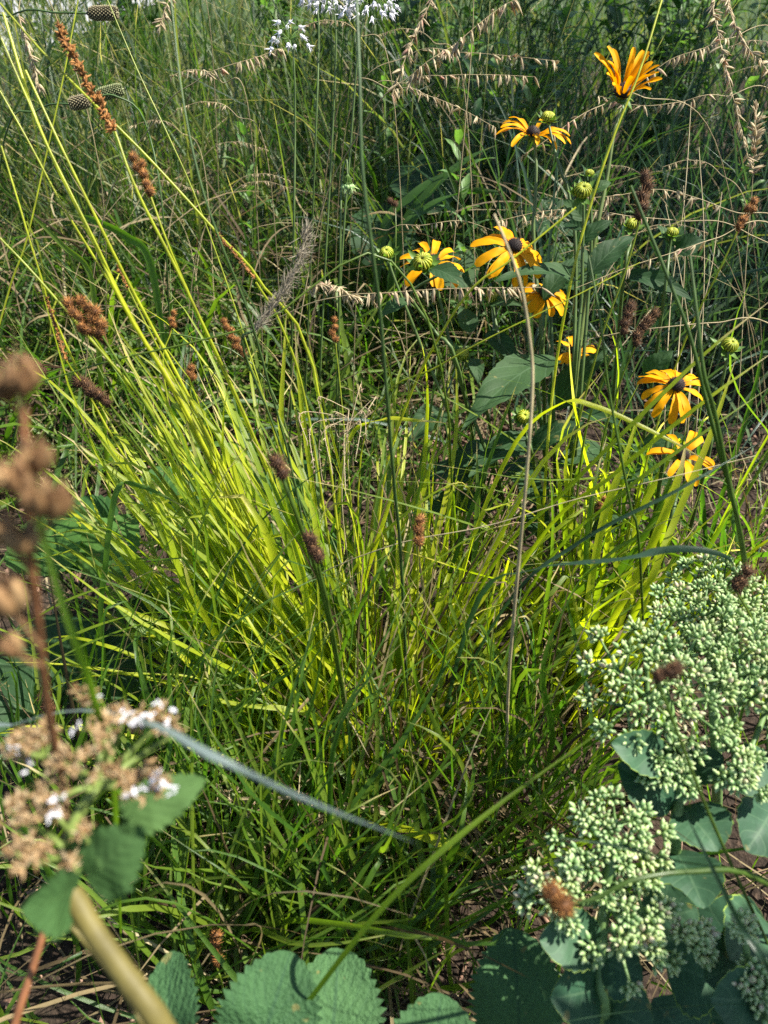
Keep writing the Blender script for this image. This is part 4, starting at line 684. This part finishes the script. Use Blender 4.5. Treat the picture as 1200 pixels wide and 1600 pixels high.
# ------------------------------------------------------------------ white alliums, dark cones
def allium(label, c, r, path, axis=V3(0, 0, 1), n=34, closed=False):
    pts = spline(px_path([c] + path), 24); t = thing('nodding_onion', label, 'flower', pts[-1], 'white onion flowers'); mb = MB(); tube(mb, pts, np.linspace(.0011, .0018, 24), 6, .6); mb.build('stem', M['stem_g'], t)
    C = P(*c); d = sphere_dirs(n * 2); d = d[d[:, 2] > -.5][:n] if not closed else nrm(d[:n] * V3(.35, .35, .3) + V3(0, 0, -.7)); m = len(d)
    tips = C + d * r * U(.75, 1.05, m)[:, None] + V3(0, 0, -.35) * r * (d[:, :1] ** 2 + d[:, 1:2] ** 2); mb = MB()
    for q in tips: tube(mb, spline([C, C + (q - C) * .6 + V3(0, 0, .25 * r), q], 6), .00045, 4, .9)
    h = mb.build('flower_head', M['sepal'], t); mb = MB(); dn = nrm(tips - C + V3(0, 0, -.8) * r)
    scatter(mb, ROUND, tips, dn, U(.006, .009, m), U(.0042, .006, m))
    for k in range(5): scatter(mb, SEED, tips + dn * .003, nrm(dn + rng.normal(0, .5, (m, 3))), U(.007, .011, m), .0022, .4)
    mb.build('florets', M['white' if not closed else 'sedbud'], h)
allium('lilac white onion flower cut by the top edge', (520, -2, 1.05), .030, [(525, 60, 1.06), (520, 200, 1.1), (500, 600, 1.25), (500, 840)])
allium('full white onion flower with yellow tipped florets, rightmost at the top', (578, 6, 1.0), .034, [(562, 60, 1.01), (550, 200, 1.05), (530, 500, 1.15), (530, 840)], n=44)
allium('onion flower cut by the top edge beside a dark stalk', (492, -8, 1.1), .024, [(498, 60, 1.11), (490, 300, 1.18), (470, 780)], n=24)
allium('half faded onion flower with green stalks and few white bells', (452, 62, 1.0), .026, [(459, 95, 1.0), (461, 200, 1.03), (458, 420, 1.1), (450, 850)], n=13)
allium('closed nodding onion bud hanging like a green bell', (543, 272, 1.0), .014, [(541, 250, 1.0), (534, 290, 1.01), (530, 460, 1.06), (520, 900)], n=14, closed=True)
def cone(label, a, b, wpx, path, mat='cone'):
    A, B = P(*a), P(*b); ax = nrm(B - A); L = np.linalg.norm(B - A); rw = wpx * a[2] / FPX / 2
    pts = spline([A] + px_path(path), 22); t = thing('prairie_cone', label, 'seed cone', pts[-1], 'ripe seed cones in the tall grass'); mb = MB(); tube(mb, pts, .0013, 6, .4); mb.build('stem', M['stem_g'], t)
    mb = MB(); scatter(mb, ROUND, [A - ax * L * .05], [ax], L * 1.1, rw * 1.9, rnd=.15); ref = V3(.1, .9, .4); u = nrm(ref - ax * (ref @ ax)); v = np.cross(ax, u)
    rows, per = int(L / (rw * .30)), 14
    for i in range(rows):
        s = (i + .5) / rows; rr = rw * min(1, 1.25 * sin(pi * (s * .86 + .07)) ** .6); th = 2 * pi * (np.arange(per) + (i % 2) * .5) / per
        o = np.cos(th)[:, None] * u + np.sin(th)[:, None] * v; scatter(mb, BUD, A + ax * L * s + o * rr * .72, o + ax * .35, rw * .42, rw * .36, rnd=np.clip(rng.normal(.5, .25, per), 0, 1))
    mb.build('cone_head', M[mat], t)
cone('brown seed cone pointing right at the very top', (138, 21, 1.1), (184, 20, 1.1), 20, [(90, 20, 1.1), (20, 24, 1.12), (-60, 120, 1.2), (-80, 640)])
cone('dark seed cone pointing left behind the long rust spike', (140, 157, 1.1), (109, 163, 1.1), 20, [(180, 150, 1.1), (230, 200, 1.13), (260, 400, 1.2), (270, 740)])
cone('greenish seed cone pointing right behind the long rust spike', (150, 150, 1.12), (192, 139, 1.12), 19, [(120, 162, 1.12), (60, 172, 1.14), (0, 260, 1.2), (-20, 720)], 'cone_green')

# ------------------------------------------------------------------ sedum
SED = 'pale green sedum stalks in bud'
def sedum(label, c, axis, r, stem, leaves, dens=1., branch=7, side=()):
    C = P(*c); pts = spline([C] + px_path(stem), 20); t = thing('sedum_plant', label, 'sedum', pts[-1], SED); mb = MB(); tube(mb, pts, np.linspace(.0038, .0055, 20), 9, .6); mb.build('stem', M['sedstem'], t)
    ax = nrm(np.asarray(axis, float)); ref = V3(1, .1, .2); u = nrm(ref - ax * (ref @ ax)); v = np.cross(ax, u)
    def cluster(C, ax, u, v, r, branch):
        mb = MB(); mbb = MB(); root = C - ax * r * .75
        cen = [C + ax * r * .18]
        for rad, nn in ((.36, max(3, int(5 * min(1, r / .045)))), (.68, int((branch + 3) * min(1, r / .045))), (1.0, int((branch + 6) * min(1, r / .045)))):
            for i in range(nn):
                th = 2 * pi * (i + rng.random() * .5) / nn; rr = r * rad * rng.uniform(.86, 1.12); cen.append(C + (u * cos(th) + v * sin(th)) * rr + ax * (r * .18 - .34 * rr * rr / r + rng.normal(0, .05) * r))
        hub = [root + (u * cos(a) + v * sin(a)) * r * .42 + ax * r * .32 for a in np.arange(6) * pi / 3 + rng.random()]
        for hq in hub: tube(mb, spline([root, (root + hq) / 2 - ax * r * .03, hq], 6), np.linspace(.0022, .0016, 6), 6, .5)
        for q in cen:
            if rng.random() > dens: continue
            hq = hub[int(np.argmin([np.linalg.norm(q - e) for e in hub]))]; sr = min(max(r * .19, .0082), .0105) * rng.uniform(.85, 1.2); out = nrm(q - root + ax * r * .2); st = q - out * sr * 1.1
            tube(mb, spline([hq, (hq + st) / 2 - ax * r * .03, st], 6), np.linspace(.0014, .001, 6), 6, .5)
            m = rng.integers(14, 22); d0 = sphere_dirs(m * 2)[:m]; a1 = nrm(ref - out * (ref @ out)); b1 = np.cross(out, a1)
            dd = nrm(d0[:, :1] * a1 + d0[:, 1:2] * b1 + d0[:, 2:] * out * 1.1 + rng.normal(0, .12, (m, 3))); base = st + dd * sr * U(.55, .95, m)[:, None]
            for e in base: tube(mb, [st, e], .0006, 4, .7, cap=False)
            sz = U(.7, 1.15, m) * rng.uniform(.85, 1.1); scatter(mbb, BUD, base - dd * .001, nrm(dd + ax * .35), .0060 * sz, .0042 * sz, rnd=np.clip(rng.normal(rng.uniform(.15, .85), .25, m), 0, 1))
        h = mb.build('flower_cluster', M['sedstem'], t); tag(mbb.build('buds', M['sedbud'], h), kind='stuff')
    cluster(C, ax, u, v, r, branch)
    for (sc, sa, sr) in side:
        S = P(*sc); mb = MB(); tube(mb, spline([pts[4], (pts[4] + S) / 2 - V3(0, 0, .012), S - nrm(sa) * sr * .7], 8), .0024, 7, .6); mb.build('side_stem', M['sedstem'], t)
        a2 = nrm(sa); u2 = nrm(ref - a2 * (ref @ a2)); cluster(S, a2, u2, np.cross(a2, u2), sr, 2)
    for (a, b, W, n) in leaves:
        mb = MB(); leaf(mb, P(*a), P(*b), W, n, sag=.1, fold=.28, shape='spoon', serr=9, amp=.10, nS=44, nU=10, und=.02); mb.build('leaf', M['sedleaf'], t)
N1 = V3(-.1, -.5, .85)
sedum('largest sunlit sedum head with a blurred brown seed head before it', (1030, 1062, .60), V3(-.1, -.35, .93), .060, [(1050, 1130, .61), (1060, 1240, .62), (1055, 1330, .63), (1060, 1480)],
      [((1050, 1195, .61), (955, 1160, .58), .034, N1), ((1055, 1260, .62), (965, 1195, .60), .042, N1), ((1060, 1260, .62), (1122, 1330, .58), .05, V3(.1, -.5, .85)), ((1055, 1330, .63), (1100, 1420, .58), .05, N1), ((1060, 1210, .62), (1130, 1180, .6), .03, V3(.1, -.4, .9))],
      side=(((1060, 1200, .585), V3(0, -.5, .85), .026),))
sedum('sedum head behind the largest one, lit on top', (1105, 980, .68), V3(0, -.3, .95), .055, [(1110, 1040, .69), (1120, 1200, .72), (1120, 1330)], [((1120, 1080, .69), (1180, 1040, .68), .035, N1)], side=())
sedum('farthest sedum head at the right, under the dark seed head', (1135, 925, .74), V3(0, -.3, .95), .050, [(1140, 990, .75), (1150, 1200)], [])
sedum('sedum head cut by the right edge beside the largest one', (1200, 1050, .62), V3(.1, -.3, .95), .055, [(1205, 1120, .63), (1210, 1250, .65), (1210, 1480)], [((1205, 1180, .63), (1150, 1235, .6), .045, N1), ((1210, 1250, .64), (1165, 1330, .6), .05, N1)], side=(((1165, 1205, .58), V3(0, -.5, .85), .024),))
sedum('open shaded sedum head above the lower right corner leaves', (960, 1330, .56), V3(-.1, -.55, .8), .042, [(945, 1415, .56), (940, 1490, .565), (945, 1600, .58), (960, 1720)],
      [((940, 1460, .56), (842, 1468, .53), .04, V3(0, -.5, .85)), ((940, 1500, .565), (1005, 1530, .54), .04, N1), ((940, 1540, .57), (860, 1560, .54), .045, N1), ((945, 1570, .575), (1020, 1610, .55), .05, N1), ((1000, 1440, .6), (1090, 1420, .58), .05, N1), ((1040, 1500, .62), (1130, 1540, .6), .06, N1), ((1020, 1560, .62), (1085, 1640, .6), .06, N1), ((1100, 1500, .66), (1170, 1400, .64), .06, N1), ((1080, 1580, .64), (1180, 1600, .62), .06, N1), ((1110, 1640, .62), (1190, 1680, .6), .06, N1), ((1060, 1440, .66), (1130, 1490, .64), .05, N1)],
      side=(((862, 1395, .53), V3(-.4, -.5, .8), .028), ((1005, 1462, .53), V3(.2, -.6, .8), .038), ((1100, 1470, .54), V3(.4, -.5, .8), .018)))
sedum('small sedum sprig cut by the lower right corner', (1196, 1550, .52), V3(0, -.55, .85), .020, [(1200, 1590, .53), (1215, 1700, .55), (1220, 1780)], [((1200, 1560, .54), (1110, 1560, .52), .045, N1), ((1180, 1420, .6), (1140, 1500, .55), .05, N1), ((1190, 1480, .58), (1100, 1530, .55), .05, N1)], side=(((1165, 1452, .53), V3(-.2, -.5, .85), .009),))
for lab, c, rr in (('blurred pale sedum clump in the background behind the straw', (1080, 255, 2.3), .10), ('second blurred sedum head in the background, lower and left', (1035, 200, 2.5), .09), ('third blurred sedum head in the background near the brome', (1160, 215, 2.4), .10)):
    sedum(lab, c, V3(0, -.3, .95), rr, [(c[0], c[1] + 60, c[2] + .03), (c[0], c[1] + 150, c[2] + .05), (c[0], 520)], [], branch=9)

# ------------------------------------------------------------------ big toothed leaves
def toothed(label, c, specs, mat='broad', shape='heart', serr=15, amp=.2, name='broadleaf_plant', bow=.1):
    g = G(*c); t = thing(name, label, 'leafy plant', g)
    for (a, b, W, n) in specs:
        a, b = P(*a), P(*b); mb = MB(); leaf(mb, a, b, W, n, sag=bow, fold=.16, shape=shape, serr=serr, amp=amp, nS=100, nU=14, und=.034, curl=.12); mb.build('leaf', M[mat], t)
        mb = MB(); tube(mb, spline([g, g + (a - g) * .6 + V3(0, 0, .02), a], 10), .0025, 7, .4); mb.build('leaf_stalk', M['stem_g'], t)
toothed('overlapping toothed grey green leaves along the bottom edge', (420, 1900), [((395, 1680, .5), (452, 1492, .52), .068, V3(.05, -.45, .9)), ((512, 1690, .56), (530, 1482, .6), .074, V3(.1, -.5, .85)), ((285, 1700, .5), (262, 1490, .53), .050, V3(-.3, -.5, .85)), ((665, 1720, .55), (690, 1560, .56), .074, V3(0, -.5, .85))], shape='round')
toothed('single round toothed leaf beside the lower sedum', (800, 1860), [((812, 1640, .60), (802, 1455, .62), .074, V3(-.05, -.5, .85))], serr=17, shape='round')
toothed('dappled green leafy clump at the left behind the pods', (120, 930), [((150, 900, 1.05), (205, 800, 1.08), .11, V3(-.1, -.35, .9)), ((70, 900, 1.05), (90, 790, 1.1), .11, V3(-.1, -.35, .9)), ((160, 860, 1.1), (60, 800, 1.1), .13, V3(0, -.3, .95)), ((240, 800, 1.15), (290, 720, 1.2), .08, V3(0, -.3, .95))], 'green_leaf', 'ovate', 12, .08)
toothed('dark shaded leaves low at the left below the dappled clump', (90, 1150), [((110, 1080, .98), (30, 970, 1.0), .15, V3(-.2, -.3, .95)), ((150, 1110, .98), (190, 1000, 1.02), .14, V3(.1, -.3, .95)), ((60, 1120, .95), (-20, 1090, .92), .12, V3(-.2, -.3, .95)), ((230, 1000, 1.02), (300, 950, 1.05), .12, V3(.1, -.3, .95)), ((130, 1030, 1.0), (250, 1080, .97), .11, V3(0, -.3, .95))], 'rudleaf', 'ovate', 12, .08)
toothed('green leaves showing between the bright blades in the centre', (400, 960), [((400, 880, 1.1), (330, 790, 1.15), .10, V3(0, -.3, .95)), ((430, 800, 1.15), (470, 710, 1.2), .09, V3(0, -.3, .95)), ((330, 820, 1.15), (290, 740, 1.2), .1, V3(0, -.3, .95)), ((470, 900, 1.1), (520, 830, 1.12), .08, V3(0, -.3, .95))], 'green_leaf', 'ovate', 12, .08)
toothed('dark broad leaves in the shade behind the flower stems', (620, 560), [((600, 420, 1.8), (590, 300, 1.9), .16, V3(0, -.4, .9)), ((690, 330, 1.8), (610, 250, 1.95), .14, V3(-.2, -.4, .9)), ((860, 440, 1.7), (960, 400, 1.75), .14, V3(0, -.4, .9)), ((740, 440, 1.7), (640, 400, 1.75), .12, V3(0, -.4, .9)), ((820, 340, 1.8), (910, 360, 1.8), .13, V3(0, -.4, .9))], 'rudleaf', 'ovate', 12, .08)
def leafy(label, c, top, n, L, mat='aster'):
    g = G(*c); tp = P(*top); t = thing('leafy_forb', label, 'leafy plant', g, 'leafy green stems behind the flowers'); q = spline([g, (g + tp) / 2 + V3(.01, -.02, 0), tp], 40); mb = MB(); tube(mb, q, np.linspace(.003, .0012, 40), 6, .6); mb.build('stem', M['stem_g'], t)
    for i in range(n):
        k = int(12 + 27 * i / n); th = i * 2.4; d = V3(cos(th), sin(th), .45 + .5 * i / n); mb = MB(); l = L * rng.uniform(.7, 1.1)
        leaf(mb, q[k], q[k] + nrm(d) * l, l * .26, UPV + d * -.3, sag=.08, fold=.3, shape='lance', nS=16, nU=6, curl=.15); mb.build('leaf', M[mat], t)
for lab, c, tp in (('pale lit leafy stem behind the spidery flower', (740, 520), (735, 60, 1.7)), ('leafy stem rising above the reddish grama', (830, 500), (825, 110, 1.75)), ('leafy stem under the top edge at the centre right', (880, 460), (880, 10, 1.9)), ('leafy stem in the gap right of the hidden flower', (720, 600), (715, 200, 1.5)), ('leafy stem at the far right behind the brome', (1150, 560), (1165, 120, 1.7)), ('leafy stem standing left of the fading onion flower', (400, 560), (380, 190, 1.8)), ('dim leafy stem between the onion flowers', (600, 560), (600, 110, 1.9)), ('leafy stem behind the half open flower', (990, 520), (1000, 100, 1.9))):
    leafy(lab, c, tp, 16, .075)

def shrub(label, x, y, h, wd, n, L, mat, name='leafy_shrub'):
    t = thing(name, label, 'shrub', (x, y, 0), 'leafy shrubs behind the grass'); mb = MB(); tips = []
    for k in range(9):
        a = rng.uniform(0, 6.28); e = V3(x + cos(a) * wd * rng.uniform(.2, .9), y + sin(a) * wd * rng.uniform(.2, .9), h * rng.uniform(.7, 1.)); b = V3(x, y, 0); q = spline([b, (b + e) / 2 + V3(-cos(a), -sin(a), .6) * wd * .15, e], 24); tube(mb, q, np.linspace(.006, .0015, 24), 5, .5); tips.append(q)
    mb.build('stems', M['stem_g'], t); mb = MB()
    for i in range(n):
        q = tips[rng.integers(0, 9)]; k = rng.integers(5, 24); a = rng.uniform(0, 6.28); d = V3(cos(a), sin(a), rng.uniform(-.1, .8)); l = L * rng.uniform(.6, 1.15)
        leaf(mb, q[k], q[k] + nrm(d) * l, l * rng.uniform(.26, .4), UPV + d * -.3, sag=.08, fold=.3, shape='lance', nS=10, nU=4, curl=.15)
    mb.build('foliage', M[mat], t)
for a in (('dark leafy shrub behind the half open flower', .75, 2.35, .95, .3, 240, .085, 'rudleaf'), ('dark leafy shrub behind the spidery flower', .35, 2.3, .85, .28, 220, .08, 'aster'), ('dark leafy shrub under the bold grama stalk', .12, 2.6, .95, .3, 220, .085, 'rudleaf'),
          ('dark leafy shrub behind the brome heads', 1.3, 2.6, 1.0, .35, 260, .09, 'rudleaf'), ('green leafy shrub behind the white onion flowers', -.25, 3.1, 1.0, .35, 240, .09, 'aster'), ('leafy shrub straight above the hidden yellow flower', .05, 3.3, 1.05, .4, 300, .085, 'aster'), ('leafy shrub above the largest flower, deep in shade', .6, 3.2, 1.05, .4, 300, .085, 'rudleaf'), ('leafy shrub above the pale sedum in the background', 1.15, 3.3, 1.05, .4, 300, .085, 'aster'), ('far dark shrub behind the seed cones', -1.1, 3.8, 1.05, .45, 260, .1, 'rudleaf'),
          ('far dark shrub above the left grass', -.5, 4.4, 1.1, .5, 260, .11, 'aster'), ('far shrub behind the top centre grass', .4, 4.0, 1.1, .5, 260, .11, 'rudleaf'), ('far shrub behind the top right grass', 1.3, 4.0, 1.1, .5, 260, .11, 'aster'), ('far shrub beyond the right edge grass', 2.1, 4.1, 1.1, .5, 260, .11, 'rudleaf'),
          ('unseen tall bush added right of the sedum to shade the lower bed', .98, -.12, 1.6, .26, 420, .12, 'aster'), ('unseen tall bush added close beside the sedum for shade', 1.0, .2, 1.6, .17, 420, .12, 'aster'),  # both out of view, added to shade the near bed
          ('unseen tall bush added right of the bed for shade, level with the brome', 2.0, 1.9, 2.0, .4, 420, .14, 'aster'), ('unseen tall bush added right of the bed for shade, beyond the brome', 2.3, 2.8, 2.1, .45, 420, .15, 'aster'), ('unseen tall bush added at the far right of the bed for shade', 2.6, 3.9, 2.1, .5, 420, .15, 'aster')): shrub(*a)  # these three bushes are out of view, added to shade the background
def tree():  # added out of view so its crown darkens the upper background
    t = thing('shade_tree', 'unseen small open crowned tree added right of the bed for shade', 'tree', (2.75, 2.7, 0)); mb = MB(); tr = spline([V3(2.75, 2.7, 0), V3(2.7, 2.7, 1.0), V3(2.5, 2.7, 2.2), V3(2.35, 2.7, 3.4)], 24); tube(mb, tr, np.linspace(.06, .02, 24), 9, .3); tips = []
    for k in range(16):
        a = tr[rng.integers(9, 24)]; e = a + nrm(V3(rng.normal(-.25, .8), rng.normal(0, .9), rng.normal(.35, .4))) * rng.uniform(.5, 1.05); q = spline([a, (a + e) / 2 + V3(0, 0, .12), e], 16); tube(mb, q, np.linspace(.018, .004, 16), 6, .3); tips.append(q)
    mb.build('trunk', M['redstem'], t); mb = MB()
    for i in range(1400):
        q = tips[rng.integers(0, 16)]; p = q[rng.integers(3, 16)] + rng.normal(0, .10, 3); d = nrm(rng.normal(0, 1, 3)); leaf(mb, p, p + d * rng.uniform(.09, .16), .065, UPV + rng.normal(0, .4, 3), sag=.08, shape='lance', nS=8, nU=4)
    mb.build('crown', M['aster'], t)
tree()
def hedge():
    t = thing('hedge', 'low dark clipped hedge closing the far side of the bed', 'hedge', (1.2, 7.0, 0)); mb = MB()
    for x in np.linspace(-2.7, 4.4, 15): tube(mb, spline([V3(x, 7, 0), V3(x + .1, 7.05, .5), V3(x, 7, .9)], 8), .015, 5, .3)
    mb.build('trunks', M['stem_g'], t); mb = MB(); n = 1700; p = np.stack([U(-3.2, 4.6, n), U(6.7, 7.35, n), U(.03, 1.05, n)], 1); d = nrm(rng.normal(0, 1, (n, 3)) + V3(0, -.3, .5))
    for i in range(n): leaf(mb, p[i], p[i] + d[i] * rng.uniform(.07, .13), .055, UPV + rng.normal(0, .4, 3), sag=.08, shape='lance', nS=6, nU=4)
    mb.build('foliage', M['rudleaf'], t)
hedge()

# ------------------------------------------------------------------ blurred plants close to the lens
def boneset():
    d = .30; root = [(112, 1395, .30), (150, 1460, .295), (200, 1530, .29), (260, 1615, .29), (360, 1800, .31)]
    pts = spline(px_path(root) + [V3(-.03, .10, .0)], 30); t = thing('white_top_plant', 'blurred fading white and tan flower cluster on a thick stem nearest the lens', 'flower', pts[-1])
    mb = MB(); tube(mb, spline(pts, 60), np.linspace(.0042, .0047, 60) * (1 + .10 * np.exp(-((np.linspace(0, 1, 60) - .06) / .03) ** 2) + .12 * np.exp(-((np.linspace(0, 1, 60) - .42) / .02) ** 2) + rng.normal(0, .012, 60)), 14, .7); mb.build('stem', M['bonestem'], t)
    heads = [(60, 1170, .30, 60), (30, 1160, .29, 40), (105, 1190, .29, 45), (185, 1115, .31, 42), (235, 1125, .315, 42), (265, 1135, .32, 30), (160, 1150, .30, 40), (205, 1220, .30, 45), (240, 1225, .30, 35), (170, 1210, .295, 28), (70, 1240, .29, 40), (30, 1270, .285, 36), (85, 1265, .29, 30), (30, 1335, .28, 45), (65, 1330, .28, 34), (130, 1300, .29, 22), (112, 1350, .29, 24), (145, 1090, .31, 26)]
    hub = P(118, 1360, .30); hub2 = P(150, 1230, .31); mb = MB(); br = MB(); wh = MB()
    tube(mb, spline([hub, P(110, 1300, .305), hub2], 8), .0024, 8, .5)
    for (x, y, dd, s) in heads:
        c = P(x, y, dd); h0 = hub if y > 1255 else hub2
        tube(mb, spline([h0, (h0 + c) / 2 + V3(0, .004, -.006), c - V3(0, 0, .006)], 8), np.linspace(.0016, .0009, 8), 7, .4)
        n = int(s * .33); rad = s * dd / FPX * .72; o = rng.normal(0, .45, (n, 3)) * rad; o[:, 2] *= .6
        for q in o[::3]: tube(mb, [c - V3(0, 0, .006), c + q], .0005, 4, .5)
        m = 7
        for q in o:
            scatter(br, SEED, np.repeat((c + q)[None], m, 0), nrm(rng.normal(0, .7, (m, 3)) + V3(0, -.1, .8)), U(.003, .0052, m), .0014)
    for (x, y, dd, k) in [(195, 1115, .302, 5), (215, 1125, .302, 5), (212, 1132, .3, 4), (255, 1108, .312, 4), (275, 1112, .312, 5), (268, 1128, .312, 4), (112, 1140, .29, 4), (24, 1165, .283, 4), (35, 1205, .285, 4), (80, 1270, .283, 8), (88, 1255, .283, 6), (208, 1238, .29, 6), (243, 1210, .292, 8), (255, 1225, .292, 7), (265, 1232, .295, 5), (232, 1230, .292, 3), (150, 1085, .305, 2), (235, 1118, .306, 3)]:
        k = max(2, int(k * .7)); c = P(x, y, dd) + rng.normal(0, .0011, (k, 3)); [scatter(wh, SEED, c, nrm(rng.normal(0, 1, (k, 3)) + V3(0, -.3, .4)), U(.002, .0036, k), U(.001, .0016, k)) for _ in range(2)]
    h = mb.build('flower_cluster', M['bonebranch'], t); br.build('faded_florets', M['bone'], h); wh.build('white_florets', M['white'], h)
    for (a, b, W, n) in [((120, 1385, .30), (32, 1420, .275), .029, V3(.1, -.75, .7)), ((135, 1370, .30), (228, 1293, .30), .030, V3(-.1, -.8, .6)), ((190, 1280, .32), (322, 1218, .335), .022, V3(-.2, -.6, .7)), ((200, 1330, .30), (150, 1300, .30), .02, V3(-.2, -.7, .7))]:
        mb = MB(); leaf(mb, P(*a), P(*b), W, n, sag=.1, fold=.2, shape='ovate', serr=9, amp=.22, nS=80, nU=12, und=.03); mb.build('leaf', M['bone_leaf'], t)
boneset()
culm('blurred pale stem tucked behind the thick foreground stem', [(60, 1395, .34), (95, 1430, .34), (140, 1480, .34), (200, 1560, .345), (240, 1640, .36), (300, 1800)], .0016, .7, 'bonestem')
def pods():
    root = [(40, 575, .235), (38, 700, .24), (48, 860, .255), (60, 980, .28), (75, 1110, .33), (95, 1210, .39), (105, 1300, .44), (85, 1400, .46), (55, 1500, .46), (10, 1650, .46), (-60, 1950, .52), (-120, 2500, .75)]
    pts = spline([P(a, b, d * .8) for a, b, d in root] + [P(-120, 2500, .56) * V3(1, 1, 0)], 60); t = thing('dry_pod_stalk', 'blurred rusty stalk of dry tan seed pods at the left edge', 'seed stalk', pts[-1]); mb = MB(); tube(mb, pts, np.linspace(.0008, .0024, 60), 9, .5); mb.build('stem', M['redstem'], t)
    for (x, y, dd, l, wd, tx, ty) in [(32, 588, .23, 60, 46, 40, 640), (2, 600, .235, 56, 44, 36, 650), (56, 714, .24, 52, 44, 44, 760), (20, 745, .235, 56, 46, 40, 790), (84, 786, .24, 56, 48, 52, 850), (58, 778, .235, 60, 46, 48, 840), (34, 838, .245, 56, 46, 46, 900), (4, 828, .245, 50, 42, 44, 890), (8, 930, .25, 66, 56, 62, 1010), (18, 1010, .255, 34, 30, 64, 1040)]:
        dd *= .8; c = P(x, y, dd); b = P(tx, ty, dd + .008); ax = nrm(c - b + V3(0, 0, .01)); mb = MB(); L = 1.05 * l * dd / FPX; W = 1.05 * wd * dd / FPX
        tube(mb, spline([b, (b + c) / 2 + V3(0, 0, -.002), c - ax * L * .5], 6), .0007, 6, .2)
        for k in range(5):
            th = 2 * pi * k / 5; ref = V3(.3, .9, .2); u = nrm(ref - ax * (ref @ ax)); v = np.cross(ax, u); o = u * cos(th) + v * sin(th)
            scatter(mb, ROUND, [c - ax * L * .5 + o * W * .2], [ax + o * .26], L * rng.uniform(.85, 1.1), W * .5, rnd=rng.random())
            scatter(mb, SPIKE, [c + ax * L * .42 + o * W * .2], [ax + o * .5], L * .28, W * .14, rnd=.2)
        mb.build('seed_pod', M['pod'], t)
pods()
